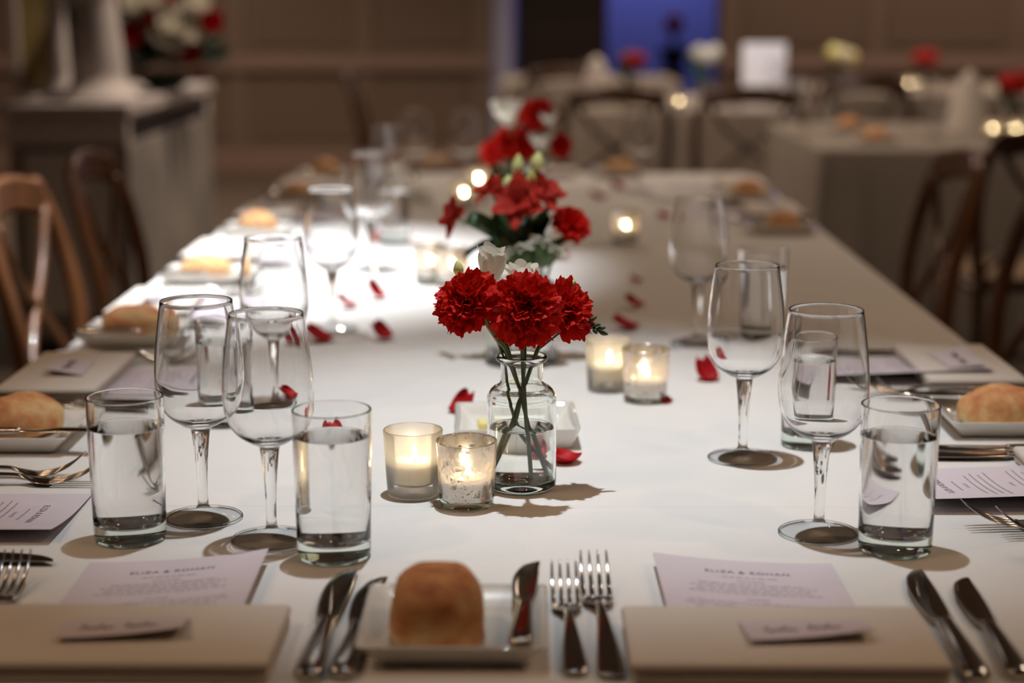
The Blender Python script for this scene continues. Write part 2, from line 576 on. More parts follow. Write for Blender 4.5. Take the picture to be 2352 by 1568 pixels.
def cloth(name, x0, x1, y0, y1, z, m, drop=.27, rad=.035, waves=60, amp=.008, label='', cat='tablecloth', hem=True, seed=0, group=None):
    out = []
    for cx, cyy, a0 in ((x1 - rad, y1 - rad, 0), (x0 + rad, y1 - rad, 90), (x0 + rad, y0 + rad, 180), (x1 - rad, y0 + rad, 270)):
        for k in range(7):
            a = R(a0 + k * 15)
            out.append(Vector((cx + rad * math.cos(a), cyy + rad * math.sin(a), 0)))
    # densify
    dens = []
    for i, p in enumerate(out):
        q = out[(i + 1) % len(out)]
        n = max(1, int((q - p).length / .02))
        dens += [p.lerp(q, k / n) for k in range(n)]
    n = len(dens)
    nor = []
    for i in range(n):
        t = dens[(i + 1) % n] - dens[i - 1]
        nor.append(Vector((t.y, -t.x, 0)).normalized())
    cum, L = [0], 0
    for i in range(n):
        L += (dens[(i + 1) % n] - dens[i]).length
        cum.append(L)
    rings = []
    er = .009
    for k in range(5):
        a = k / 4 * PI / 2
        rings.append([(d + nn * (er * math.sin(a) - er)) + Vector((0, 0, z - er * (1 - math.cos(a)))) for d, nn in zip(dens, nor)])
    for k in range(1, 9):
        f = k / 8
        rg = []
        for i, (d, nn) in enumerate(zip(dens, nor)):
            ph = cum[i] * 2 * PI / .21 + seed
            o = amp * f * (1 if drop > .4 else abs(nn.x)) * (math.sin(ph) + .5 * math.sin(2.3 * ph + 1) + 1.2) * (1 if drop < .4 else 2.2)
            rg.append(d + nn * (o) + Vector((0, 0, z - er - (drop - er) * f)))
        rings.append(rg)
    V, F = [], []
    for rg in rings: V += rg
    for i in range(len(rings) - 1):
        for k in range(n):
            k2 = (k + 1) % n
            F.append((i * n + k2, i * n + k, (i + 1) * n + k, (i + 1) * n + k2))
    F.append(tuple(range(n)))
    me = mesh(name, V, F, m)
    me.polygons[len(F) - 1].use_smooth = False
    o = obj(name, me)
    tag(o, label, cat, group)
    return o


cloth('tablecloth', XL - .004, XR + .004, Y0, YM, TZ, M['cloth'], label='white linen tablecloth over the near end of the long table, under the front settings')
cloth('tablecloth', XL, XR, YM + .014, Y1, TZ - .003, M['cloth2'], label='white linen tablecloth over the far part of the long dining table, beyond the seam')
for nm, y0, y1, lb in (('dining_table', Y0 + .02, YM - .035, 'near trestle table hidden under the front tablecloth'), ('dining_table', YM + .03, Y1 - .02, 'far trestle table hidden under the far tablecloth')):
    t = thing(nm, lb, 'table', ((XL + XR) / 2, (y0 + y1) / 2, 0))
    hx, hy = (XR - XL) / 2 - .02, (y1 - y0) / 2
    obj('tabletop', mesh('tabletop', *box(-hx, hx, -hy, hy, .71, .742, .004), M['wood2'], False), t)
    for sx in (-1, 1):
        for sy in (-1, 1):
            obj('leg', mesh('table_leg', *box(sx * (hx - .09) - .02, sx * (hx - .09) + .02, sy * (hy - .12) - .02, sy * (hy - .12) + .02, 0, .71, .004), M['metal_trim'], False), t)

# ------------------------------------------------------------------ glassware
WP = dict(
    bowl=[(.0318, .1985), (.0345, .180), (.0370, .160), (.0386, .142), (.0388, .128), (.0374, .115), (.0335, .1035), (.0268, .0945), (.018, .0885), (.0105, .0848), (.0086, .0825)],
    stem=[(.0086, .0825), (.0078, .077), (.0064, .064), (.0052, .048), (.0046, .033), (.0044, .020), (.0050, .0125)],
    foot=[(.0050, .0125), (.0085, .0088), (.018, .0060), (.029, .0040), (.0338, .0030)],
    rim=[(.0338, .0030), (.0350, .0024), (.0354, .0014), (.0348, .0004), (.0330, .0008)])


def make_wine():
    t = thing('wine_glass', '', 'wine glass')
    outer = [tuple(p)[:2] for p in spline([(a, b, 0) for a, b in WP['bowl']], 4)]
    inner = [(r - .0012, z) for r, z in WP['bowl'][:-6]] + [(.0360, .1155), (.0323, .1047), (.0256, .0962), (.0165, .0913), (.0080, .0896), (0, .0891)]
    inner = [tuple(p)[:2] for p in spline([(a, b, 0) for a, b in inner], 4)]
    inner[-1] = (0, .0891)
    rim = [(inner[0][0] + .0001, inner[0][1] + .0006), ((inner[0][0] + outer[0][0]) / 2, .1995), (outer[0][0] - .0001, outer[0][1] + .0006)]
    obj('bowl', mesh('bowl', *lathe(inner[::-1] + rim + outer, 56), M['thin']), t)
    obj('stem', mesh('stem', *lathe([tuple(p)[:2] for p in spline([(a, b, 0) for a, b in WP['stem']], 4)], 28), M['gl']), t)
    obj('foot', mesh('foot', *lathe([tuple(p)[:2] for p in spline([(a, b, 0) for a, b in WP['foot']], 3)], 56), M['clear']), t)
    obj('foot_rim', mesh('foot_rim', *lathe([tuple(p)[:2] for p in spline([(a, b, 0) for a, b in WP['rim'] + [WP['rim'][0]]], 3)], 56), M['gl']), t)
    return t


def make_tumbler(level=.098):
    def f():
        t = thing('water_glass', '', 'glass')
        H, ro, rb, wl = .127, .0330, .0308, .0017
        def rr(z): return rb + (ro - rb) * z / H
        outer = [(rr(z), z) for z in (H - .0006, H * .8, H * .6, H * .4, .022, .014)]
        inner = [(rr(z) - wl, z) for z in (H - .0006, H * .8, H * .6, H * .4, .022)] + [(rr(.02) - wl - .0015, .0165), (rr(.02) - .008, .0145), (0, .0140)]
        rim = [(ro - wl + .0003, H), (ro - .0004, H)]
        obj('glass_wall', mesh('glass_wall', *lathe(inner[::-1] + rim + outer, 56), M['thin']), t)
        base = [(rr(.014), .014), (rb, .004), (rb - .0006, .0015), (rb - .003, .0004), (rb - .007, .0008), (rb - .010, .0022), (0, .0028)]
        obj('glass_base', mesh('glass_base', *lathe(base, 56), M['gbase']), t, label='thick greenish glass base')
        g = .00025
        wr = [(0, .0143), (rr(.02) - .0085, .0148), (rr(.02) - wl - .002, .0168), (rr(.022) - wl - g, .0222), (rr(level) - wl - g, level - .0008),
              (rr(level) - wl - g, level + .0006), (rr(level) - wl - .0016, level), (rr(level) - wl - .004, level - .0003), (0, level - .0003)]
        obj('water', mesh('water', *lathe([p for p in wr][::-1], 56), M['water']), t)
        return t
    return f


wine, tumbler = Proto(make_wine), Proto(make_tumbler(.100))
tumbler2 = Proto(make_tumbler(.104))
for u, v, lb in ((468, 1190, 'clear wine glass behind the leftmost water glass at the front left place'),
                 (625, 1240, 'clear wine glass directly behind the nearest full water glass, red petal seen through its bowl'),
                 (637, 945, 'clear wine glass standing just behind the two front left wine glasses'),
                 (765, 755, 'clear wine glass on the left of the table beside two dark red petals'),
                 (1880, 1225, 'nearest wine glass on the right, beside the front right water glass'),
                 (1705, 1053, 'clear wine glass behind the nearest right one, in front of a curled petal'),
                 (1600, 790, 'blurred wine glass on the right standing just beyond the cloth seam'),
                 (852, 615, 'blurred wine glass on the left side level with a pair of lit candles'),
                 (893, 508, 'blurred wine glass in the left row with its rim above the bread rolls'),
                 (955, 443, 'blurred wine glass at the far end of the table, left one of two'),
                 (1070, 443, 'blurred wine glass near the far end, directly left of the far bouquet'),
                 (1465, 440, 'blurred wine glass near the far right end of the table beyond the single candle')):
    wine(P(u, v), 0, lb)
for u, v, lb in ((300, 1237, 'leftmost water glass, three quarters full, beside the menu card with sideways lettering'),
                 (768, 1277, 'full water glass nearest the camera, left of the two front candles'),
                 (2055, 1262, 'water glass at the front right place beside the nearest right wine glass'),
                 (1855, 1022, 'water glass partly hidden behind the nearest right wine glass'),
                 (516, 972, 'water glass seen through the bowls of the front left wine glasses'),
                 (1748, 782, 'blurred water glass beyond the cloth seam on the right, behind two wine glasses'),
                 (905, 560, 'blurred water glass in the left row beside the blurred wine glasses'),
                 (858, 475, 'blurred water glass in the far left row of glasses')):
    (tumbler2 if u == 768 else tumbler)(P(u, v), 0, lb, scale=(.9, .9, .92) if v in (1022, 972) else None)


# ------------------------------------------------------------------ candle holders and candles
def make_votive(kind):
    def f():
        t = thing('candle_holder', '', 'candle holder')
        H, ro, rb, wl = .0625, .0282, .0248, .0020
        def rr(z): return rb + (ro - rb) * z / H
        prof = [(0, .010), (rb - .006, .0105), (rr(.012) - wl, .0135)] + [(rr(z) - wl, z) for z in (.02, .035, .05, H - .0008)]
        prof += [(ro - wl + .0005, H), (ro - .0005, H)] + [(rr(z), z) for z in (H - .0008, .05, .035, .02, .009)]
        obj('glass_cup', mesh('glass_cup', *lathe(prof, 48), M['frost' if kind == 'f' else 'merc']), t)
        base = [(rr(.009), .009), (rb, .003), (rb - .001, .001), (rb - .003, .0003), (0, .0006)]
        obj('glass_base', mesh('glass_base', *lathe(base, 48), M['frost' if kind == 'f' else 'gbase']), t)
        return t
    return f


def make_candle(z0, wz, r, fh):
    def f():
        t = thing('votive_candle', '', 'candle')
        top = [(0, wz - .0035), (r * .45, wz - .0030), (r * .8, wz - .0012), (r * .93, wz), (r, wz - .001), (r, z0 + .001), (r - .001, z0), (0, z0)]
        obj('wax', mesh('wax', *lathe(top[::-1][::-1], 32), M['wax']), t)
        obj('wick', mesh('wick', *tube([(0, 0, wz - .004), (0, 0, wz + .004)], .0006, 5, 1), M['wick']), t)
        fl = [(0, wz + .0005), (.0016, wz + .002), (.0025, wz + .005), (.0022, wz + .008), (.0011, wz + fh * .8), (0, wz + fh)]
        fo = obj('flame', mesh('flame', *lathe(fl, 12), M['flame']), t, label='small bright flame')
        return t
    return f


vot_f, vot_m = Proto(make_votive('f')), Proto(make_votive('m'))
cd_a, cd_b = Proto(make_candle(.0108, .033, .0192, .015)), Proto(make_candle(.0108, .028, .0185, .013))
for u, v, k, lb, lc in (
        (950, 1132, 'f', 'frosted white glass candle holder, left one of the front pair', 'lit candle inside the front frosted holder'),
        (1072, 1160, 'm', 'speckled mercury glass candle holder nearest the camera, beside the flower bottle', 'lit candle inside the front speckled mercury holder'),
        (1397, 895, 'f', 'frosted white candle holder to the right behind the flower bottle', 'lit candle inside the frosted holder right of the flower bottle'),
        (1481, 920, 'm', 'silvery mercury glass candle holder touching the frosted one on the right', 'lit candle inside the silvery holder on the right'),
        (987, 645, 'm', 'blurred candle holder left of the middle bouquet, left one of its pair', 'lit candle in the left holder beside the middle bouquet'),
        (1040, 655, 'm', 'blurred candle holder left of the middle bouquet, next to the bottle flowers', 'lit candle in the holder right behind the front carnations'),
        (1437, 558, 'm', 'single glowing candle holder on the right beyond the middle bouquet', 'lit candle in the single glowing holder on the right'),
        (1064, 476, 'm', 'blurred glowing candle holder left of the far bouquet', 'lit candle in the glowing holder left of the far bouquet'),
        (1098, 447, 'f', 'farthest candle holder just behind the glowing one at the far bouquet', 'lit candle in the farthest holder by the far bouquet')):
    p = P(u, v)
    (vot_f if k == 'f' else vot_m)(p, random.uniform(0, 6), lb)
    (cd_a if k == 'f' else cd_b)(p + Vector((0.0015, 0, .0)), 0, lc)


# ------------------------------------------------------------------ flower bottles
def make_bottle():
    t = thing('flower_bottle', '', 'vase')
    o = [(.0225, .1295), (.0240, .1280), (.0243, .1258), (.0232, .1240), (.0205, .1225), (.0200, .1200), (.0200, .1080), (.0203, .1040),
         (.0225, .1010), (.0270, .0985), (.0308, .0945), (.0328, .0890), (.0332, .0820), (.0332, .0500), (.0332, .0120)]
    i = [(.0205, .1285), (.0188, .1255), (.0182, .12), (.0182, .107), (.0188, .1025), (.0215, .0990), (.0265, .0960), (.0295, .0925), (.0308, .0875), (.0311, .08),
         (.0311, .05), (.0311, .014), (.0295, .010), (.022, .0085), (0, .0095)]
    sp = lambda q: [tuple(p)[:2] for p in spline([(a, b, 0) for a, b in q], 3)]
    ii = sp(i); ii[-1] = (0, .0095)
    obj('bottle_wall', mesh('bottle_wall', *lathe(ii[::-1] + sp(o), 56), M['bottle']), t)
    b = [(.0332, .0120), (.0330, .006), (.0318, .0025), (.029, .0006), (.024, .0006), (.018, .0022), (0, .0045)]
    obj('bottle_base', mesh('bottle_base', *lathe(sp(b)[:-1] + [(0, .0045)], 56), M['gbase']), t)
    w_ = [(0, .0098), (.021, .0090), (.0290, .0106), (.0306, .0145), (.03075, .05), (.03075, .0600), (.0304, .0606), (.0290, .0594), (.0270, .0592), (0, .0592)]
    obj('water', mesh('water', *lathe(w_[::-1], 56), M['water']), t)
    return t


bottle = Proto(make_bottle)
B1 = P(1198, 1118)
B2 = P(1198, 832)
B3 = P(1213, 565)
bottle(B1, 0, 'clear glass bottle vase half full of water holding the sharp red carnations')
bottle(B2, 0, 'larger blurred glass bottle vase behind the front one holding the middle bouquet', scale=(1.42, 1.42, 1.08))
bottle(B3, 0, 'far blurred glass bottle vase holding the farthest red and white bouquet on the table', scale=(1.3, 1.3, 1.15))


# ------------------------------------------------------------------ flowers
def petal_mesh(name, m, L=.03, W=.022, teeth=6, ruffle=.003, curl=.0, cup=.0, nu=7, nv=16, seed=0, tip=0.0, neck=.25):
    """petal along +y from the origin, broad at the end, lying in xy, bending along z"""
    rnd = random.Random(seed)
    ph = rnd.uniform(0, 6)
    ph2 = rnd.uniform(0, 6)
    V, F = [], []
    for i in range(nu + 1):
        u = i / nu
        wv = W * (neck + (1 - neck) * math.sin(min(1, u * 1.25) * PI / 2)) * (1 - tip * u ** 3)
        for j in range(nv + 1):
            v = j / nv * 2 - 1
            ln = L * u
            if teeth: ln *= 1 + (.10 * abs(math.sin(teeth * PI * (v + 1) / 2 + .4)) + .05 * math.sin(11 * v + ph)) * u ** 3
            ln -= L * (.16 + .25 * tip) * u * u * v * v
            x = v * wv
            z = curl * u * u * L + cup * (v * v) * W * (.3 + u) + ruffle * u ** 1.6 * (math.sin(5.2 * v + ph) + .5 * math.sin(9 * v + ph2))
            V.append((x, ln, z))
    for i in range(nu):
        for j in range(nv):
            a = i * (nv + 1) + j
            F.append((a, a + 1, a + nv + 2, a + nv + 1))
    return mesh(name, V, F, m)


carn_petals = [petal_mesh('carnation_petal', M['carn'], L=.030, W=.0155, teeth=7, ruffle=.0030, curl=random.uniform(-.25, .1), seed=s, nv=28) for s in range(7)]


def axis_quat(ax):
    return Vector(ax).normalized().to_track_quat('Z', 'Y')


def carnation(label, head, ax, size, base, bend=(0, 0, 0), seed=0, group=None, m_stem=None, name='carnation', petals=None, quick=False, cat='flower', neck=None):
    rnd = random.Random(seed)
    pm = petals or carn_petals
    t = thing(name, label, cat, head, group=group)
    q = axis_quat(ax)
    layers = [(9, 92, 1.1), (9, 70, 1.0), (9, 50, .88), (9, 34, .78), (7, 20, .66), (4, 8, .55)]
    if quick: layers = [(7, 85, 1.0), (7, 58, .9), (6, 35, .8), (4, 14, .65)]
    for n, ang, s in layers:
        off = rnd.uniform(0, 6)
        for k in range(n):
            a = off + 2 * PI * k / n + rnd.uniform(-.12, .12)
            tilt = R(90 - ang + rnd.uniform(-7, 7))
            rot = q.to_matrix() @ Matrix.Rotation(a, 3, 'Z') @ Matrix.Rotation(tilt, 3, 'X') @ Matrix.Rotation(rnd.uniform(-.25, .25), 3, 'Y')
            o = obj('petal', rnd.choice(pm), t)
            o.rotation_mode = 'QUATERNION'
            o.rotation_quaternion = rot.to_quaternion()
            sc = size / .031 * s * rnd.uniform(.9, 1.08)
            o.scale = (sc, sc, sc)
            o.location = q @ Vector((0, 0, -.004 * size / .03))
    qa = q @ Vector((0, 0, 1))
    r = size / .031
    cal = lathe([(.0008, -.001), (.0050, -.004), (.0056, -.010), (.0050, -.018), (.0035, -.023), (.0015, -.025)], 12)
    o = obj('calyx', mesh('calyx', [q @ (Vector(v) * r) for v in cal[0]], cal[1], M['calyx']), t)
    b = Vector(base) - Vector(head)
    s0 = -qa * .023 * r
    mid = s0.lerp(b, .45) + Vector(bend)
    path = [s0, s0 - qa * .006, mid, b]
    if neck is not None:                      # pass through the neck of the bottle
        n_ = Vector(neck) - Vector(head)
        path = [s0, s0 - qa * .005, s0.lerp(n_, .55) + Vector((0, 0, .002)), n_, b]
    st = tube(path, [.0022, .0019, .0020, .0018], 8, 7)
    obj('stem', mesh('stem', *st, m_stem or M['stem']), t)
    return t


y1 = B1.y
def at1(u, v, dy=0): return A(u, v, y1 + dy)
carnation('red carnation on the left of the front bottle, its face turned left', at1(1066, 690, -.042), (-.42, -.62, .50), .0292,
          B1 + Vector((.018, .004, .012)), (.004, 0, 0), seed=3, neck=B1 + Vector((-.009, -.005, .121)))
carnation('large red carnation in the middle of the front bottle, facing the camera', at1(1207, 706, -.058), (.03, -.93, .28), .0308,
          B1 + Vector((.008, -.014, .012)), (0, .012, .0), seed=11, neck=B1 + Vector((.001, -.011, .121)))
carnation('red carnation on the right of the front bottle, partly behind the middle one', at1(1300, 705, -.006), (.42, -.55, .55), .0275,
          B1 + Vector((-.026, -.004, .012)), (-.006, .006, 0), seed=21, neck=B1 + Vector((.010, -.001, .121)))


def leaf_mesh(name, pts, wd, m, nv=4, fold=.25):
    ps = spline(pts, 6)
    V, F = [], []
    n = len(ps)
    for i, p in enumerate(ps):
        t = (ps[min(i + 1, n - 1)] - ps[max(i - 1, 0)]).normalized()
        s = t.cross(Vector((0, -.6, .8))).normalized()
        nn = s.cross(t)
        w_ = wd * math.sin(PI * min(1, (i + .4) / n)) ** .7 + 1e-4
        for j in range(nv + 1):
            v = j / nv * 2 - 1
            V.append(p + s * (w_ * v) + nn * (abs(v) * w_ * fold))
    for i in range(n - 1):
        for j in range(nv):
            a = i * (nv + 1) + j
            F.append((a, a + 1, a + nv + 2, a + nv + 1))
    return mesh(name, V, F, m)


def spray(name, label, cat, loc, group=None):
    return thing(name, label, cat, loc, group=group)


tepal = petal_mesh('tepal', M['white_petal'], L=.026, W=.0105, teeth=0, ruffle=.0006, curl=-.12, cup=.42, nv=8, nu=8, seed=1, tip=.30, neck=.45)
tepal_r = petal_mesh('tepal_red', M['astro'], L=.028, W=.0105, teeth=0, ruffle=.0012, curl=-.30, cup=.25, nv=8, nu=8, seed=2, tip=.35, neck=.3)


def trumpet(parent, head, ax, size, me, n=6, spread=24, seed=0, name='tepal'):
    rnd = random.Random(seed)
    q = axis_quat(ax)
    for k in range(n):
        a = 2 * PI * k / n + rnd.uniform(-.1, .1)
        tilt = R(90 - spread + rnd.uniform(-6, 6) - (6 if k % 2 else -5))
        rot = q.to_matrix() @ Matrix.Rotation(a, 3, 'Z') @ Matrix.Rotation(tilt, 3, 'X')
        o = obj(name, me, parent)
        o.rotation_mode = 'QUATERNION'
        o.rotation_quaternion = rot.to_quaternion()
        sc = size * rnd.uniform(.92, 1.08)
        o.scale = (sc, sc, sc)
        o.location = Vector(head) - parent.location


def budpart(parent, head, ax, L, r, m, name='bud'):
    q = axis_quat(ax)
    pr = lathe([tuple(p)[:2] for p in spline([(0.0001, 0, 0), (r * .7, L * .2, 0), (r, L * .5, 0), (r * .6, L * .82, 0), (0.0001, L, 0)], 3)], 10)
    obj(name, mesh(name, [q @ Vector(v) + (Vector(head) - parent.location) for v in pr[0]], pr[1], m), parent)


def stempart(parent, pts, r=.0015, m=None, name='stem'):
    obj(name, mesh(name, *tube([Vector(p) - parent.location for p in pts], r, 7, 6), m or M['stem']), parent)


# freesias in the front bottle
f = spray('freesia', 'white freesia with an open bloom behind the left and middle carnations, pale bud beside it', 'flower', at1(1118, 650, .012))
trumpet(f, at1(1124, 648, .012), (.10, -.1, 1), 1.42, tepal, 6, 15, 5)
budpart(f, at1(1056, 638, .010), (-.15, 0, 1), .017, .0052, M['bud'])
stempart(f, [at1(1058, 640, .010), at1(1090, 690, .012), at1(1150, 800, .008), B1 + Vector((-.008, .006, .07)), B1 + Vector((.022, .012, .012))], .0016)
stempart(f, [at1(1120, 665, .012), at1(1135, 720, .012), at1(1160, 810, .008)], .0017)
f = spray('freesia', 'white freesia rising behind the middle carnation, with a small bud at the right', 'flower', at1(1200, 680, .014))
trumpet(f, at1(1196, 668, .014), (.02, -.1, 1), 1.25, tepal, 6, 20, 8)
budpart(f, at1(1292, 664, .012), (.75, 0, .5), .015, .0050, M['bud'])
stempart(f, [at1(1196, 690, .014), at1(1205, 760, .012), B1 + Vector((.002, .004, .11)), B1 + Vector((-.004, .008, .07)), B1 + Vector((-.020, .010, .012))], .0017)
stempart(f, [at1(1292, 664, .012), at1(1270, 700, .012), at1(1225, 790, .010)], .0014)
f = spray('freesia_sprig', 'small green sprig of unopened buds sticking out right of the carnations', 'flower', at1(1350, 748, 0))
stempart(f, [at1(1240, 800, .004), at1(1300, 755, 0), at1(1345, 742, 0), at1(1380, 764, -.002)], .0010, M['leaf'])
for u, v, ax, L in ((1345, 742, (.75, 0, .45), .013), (1352, 748, (.9, -.1, .12), .012), (1368, 756, (.9, 0, .15), .010), (1374, 762, (.95, 0, -.25), .010), (1362, 752, (.4, -.5, -.6), .008)):
    budpart(f, at1(u, v, -.001), ax, L, .0022, M['leaf'])
f = spray('green_leaf', 'narrow green leaf beside the left stem in the front bottle', 'leaf', at1(1160, 790, 0))
obj('leaf_blade', leaf_mesh('leaf_blade', [p - f.location for p in (at1(1195, 900, 0), at1(1165, 810, 0), at1(1135, 735, .004), at1(1120, 705, .006))], .0035, M['leaf']), f)

# middle bouquet
y2 = B2.y
def at2(u, v, dy=0): return A(u, v, y2 + dy)
neck2 = B2 + Vector((0, 0, .125))
def to_neck(p, y0): return [p, p.lerp(neck2, .5) + Vector((0, 0, .008)), neck2 + Vector((random.uniform(-.012, .012), random.uniform(-.01, .01), 0)), B2 + Vector((random.uniform(-.02, .02), random.uniform(-.015, .015), .02))]
for lb, u, v, ax, n, sc in (('small red alstroemeria at the far left of the middle bouquet', 1048, 500, (-.7, -.5, .2), 6, 1.0),
                            ('red alstroemeria in the centre of the middle bouquet, petals folded back', 1190, 470, (-.1, -.8, .5), 6, 1.35),
                            ('dark red alstroemeria right of centre at the top of the middle bouquet', 1243, 450, (.4, -.5, .7), 6, 1.25),
                            ('red alstroemeria at the left top of the middle bouquet beside the candle', 1128, 440, (-.5, -.3, .7), 6, .95)):
    p = at2(u, v, random.uniform(-.02, .02))
    f = spray('alstroemeria', lb, 'flower', p)
    trumpet(f, p, ax, sc, tepal_r, n, 52, u)
    trumpet(f, p, ax, sc * .8, tepal_r, 3, 30, u + 1)
    stempart(f, [p] + to_neck(p, y2)[1:], .0016)
red_q = carn_petals
carnation('round red carnation at the right of the middle bouquet', at2(1312, 512), (.35, -.6, .7), .0265, B2 + Vector((.01, 0, .02)), (0, 0, .02), 31, quick=True)
white_p = [petal_mesh('white_carnation_petal', M['white_petal'], L=.03, W=.014, teeth=6, ruffle=.003, curl=-.2, seed=s, nv=20) for s in range(3)]
for u, v, sd, lb, ax in ((1190, 575, 41, 'ivory bloom seen from below, low at the front left of the middle bouquet', (-.35, .35, .9)),
                         (1258, 565, 42, 'ivory bloom seen from below, low at the front right of the middle bouquet', (.5, .3, .85))):
    p = at2(u, v, -.03)
    f = spray('ivory_bloom', lb, 'flower', p)
    q = axis_quat(ax)
    dome = lathe([(0, -.030), (.010, -.026), (.017, -.016), (.0195, -.004), (.017, .003), (0, .004)], 16)
    obj('calyx', mesh('green_dome', [q @ Vector(a) for a in dome[0]], dome[1], M['dome']), f)
    for k in range(16):
        rot = q.to_matrix() @ Matrix.Rotation(2 * PI * k / 16, 3, 'Z') @ Matrix.Rotation(R(12 if k % 2 else -4), 3, 'X')
        o = obj('petal', white_p[k % 3], f)
        o.rotation_mode = 'QUATERNION'
        o.rotation_quaternion = rot.to_quaternion()
        o.scale = (.75, .78, .75)
    stempart(f, [p - Vector(ax) * .028, neck2, B2 + Vector((0, 0, .03))], .0018)
for lb, uv, wd, m in (('long dark green leaf rising to the right in the middle bouquet', ((1215, 560), (1240, 505), (1285, 450)), .0065, 'leaf'),
                      ('broad green leaf at the left of the middle bouquet', ((1190, 580), (1130, 530), (1085, 505), (1065, 520)), .015, 'leaf'),
                      ('green leaf drooping low left from the middle bouquet', ((1180, 570), (1120, 560), (1085, 575), (1065, 592)), .007, 'leaf'),
                      ('green leaf at the lower right of the middle bouquet', ((1210, 585), (1270, 565), (1318, 540), (1335, 535)), .008, 'leaf'),
                      ('dark green leaf in the heart of the middle bouquet', ((1190, 590), (1165, 530), (1145, 480)), .024, 'leaf'),
                      ('dark green leaf filling the right of the middle bouquet', ((1210, 590), (1235, 540), (1265, 500)), .022, 'dark_leaf'),
                      ('dark green leaf low in front of the middle bouquet', ((1190, 595), (1150, 565), (1130, 540)), .018, 'leaf'),
                      ('broad green leaf behind the ivory blooms of the middle bouquet', ((1190, 590), (1180, 540), (1215, 500)), .028, 'dark_leaf'),
                      ('green leaf crossing the upper part of the middle bouquet', ((1200, 580), (1180, 480), (1160, 400)), .010, 'leaf'),
                      ('narrow green leaf pointing up between the buds of the middle bouquet', ((1215, 560), (1200, 460), (1210, 395)), .007, 'leaf')):
    pts = [at2(u, v, random.uniform(-.012, .012)) for u, v in uv]
    f = spray('bouquet_leaf', lb, 'leaf', pts[0])
    obj('leaf_blade', leaf_mesh('leaf_blade', [neck2 + Vector((0, 0, -.01)) - f.location] + [p - f.location for p in pts], wd, M[m]), f)
f = spray('freesia_buds', 'stem of yellow green buds above the middle bouquet', 'flower', at2(1190, 430))
for u, v, L, r in ((1166, 440, .022, .0085), (1186, 410, .032, .008), (1218, 440, .030, .0075), (1232, 395, .026, .009)):
    budpart(f, at2(u, v, 0), (.1, -.1, 1), L, r, M['bud'])
    stempart(f, [at2(u, v, 0), at2((u + 1200) / 2, (v + 560) / 2, 0), neck2], .0014)

# far bouquet
y3 = B3.y
def at3(u, v, dy=0): return A(u, v, y3 + dy)
for lb, u, v, ax, s, sd in (('bright red carnation at the top of the far bouquet', 1236, 262, (.1, -.7, .6), .036, 51),
                            ('dark red carnation at the left of the far bouquet', 1162, 325, (-.5, -.6, .5), .034, 52),
                            ('dark red carnation in the middle of the far bouquet', 1205, 330, (0, -.8, .5), .033, 53),
                            ('red carnation at the lower left of the far bouquet', 1128, 350, (-.6, -.6, .2), .026, 54),
                            ('red carnation at the right of the far bouquet', 1288, 330, (.6, -.5, .5), .028, 55)):
    carnation(lb, at3(u, v), ax, s, B3 + Vector((0, 0, .03)), seed=sd, quick=True)
for lb, u, v, s in (('large ivory freesia bloom at the top left of the far bouquet', 1168, 288, 2.1), ('ivory freesia bloom right of centre in the far bouquet', 1245, 345, 1.6),
                    ('pale freesia bloom beside the top red carnation of the far bouquet', 1262, 290, 1.3), ('ivory freesia bloom low behind the buds of the far bouquet', 1235, 420, 1.9)):
    p = at3(u, v, -.02)
    f = spray('freesia', lb, 'flower', p)
    trumpet(f, p, (-.1, -.3, 1), s, tepal, 6, 30, int(u))
    stempart(f, [p, p.lerp(B3 + Vector((0, 0, .14)), .5), B3 + Vector((0, 0, .14)), B3 + Vector((0, 0, .03))], .002)
for lb, uv, wd in (('dark leaf at the left under the far bouquet', ((1200, 470), (1150, 410), (1125, 385)), .016), ('dark leaf under the middle of the far bouquet', ((1205, 470), (1190, 400), (1175, 360)), .02)):
    pts = [at3(u, v) for u, v in uv]
    f = spray('bouquet_leaf', lb, 'leaf', pts[0])
    obj('leaf_blade', leaf_mesh('leaf_blade', [p - f.location for p in pts], wd, M['leaf']), f)


# ------------------------------------------------------------------ loose rose petals
def rose_petal(seed, curl, bend):
    """cupped petal rolled about its long axis; rests on its lowest point"""
    rnd = random.Random(seed)
    V, F = [], []
    nu, nv = 12, 14
    ph = rnd.uniform(0, 6)
    for i in range(nu + 1):
        u = i / nu
        wv = .0215 * math.sin(PI * (u * .84 + .10)) ** .55 * (.60 + .5 * u)
        for j in range(nv + 1):
            v = j / nv * 2 - 1
            ang = v * curl * (.5 + .5 * u)
            rad = wv / max(curl * (.5 + .5 * u), .05)
            x = rad * math.sin(ang)
            z = rad * (1 - math.cos(ang))
            y = (u - .5) * .032 - .006 * v * v * u + .002 * math.sin(7 * v + ph) * u
            z += bend * (u - .35) ** 2 * .013 + .0012 * math.sin(6 * v + ph) * u
            V.append(Vector((x, y, z)))
    for i in range(nu):
        for j in range(nv):
            a = i * (nv + 1) + j
            F.append((a, a + 1, a + nv + 2, a + nv + 1))
    return V, F


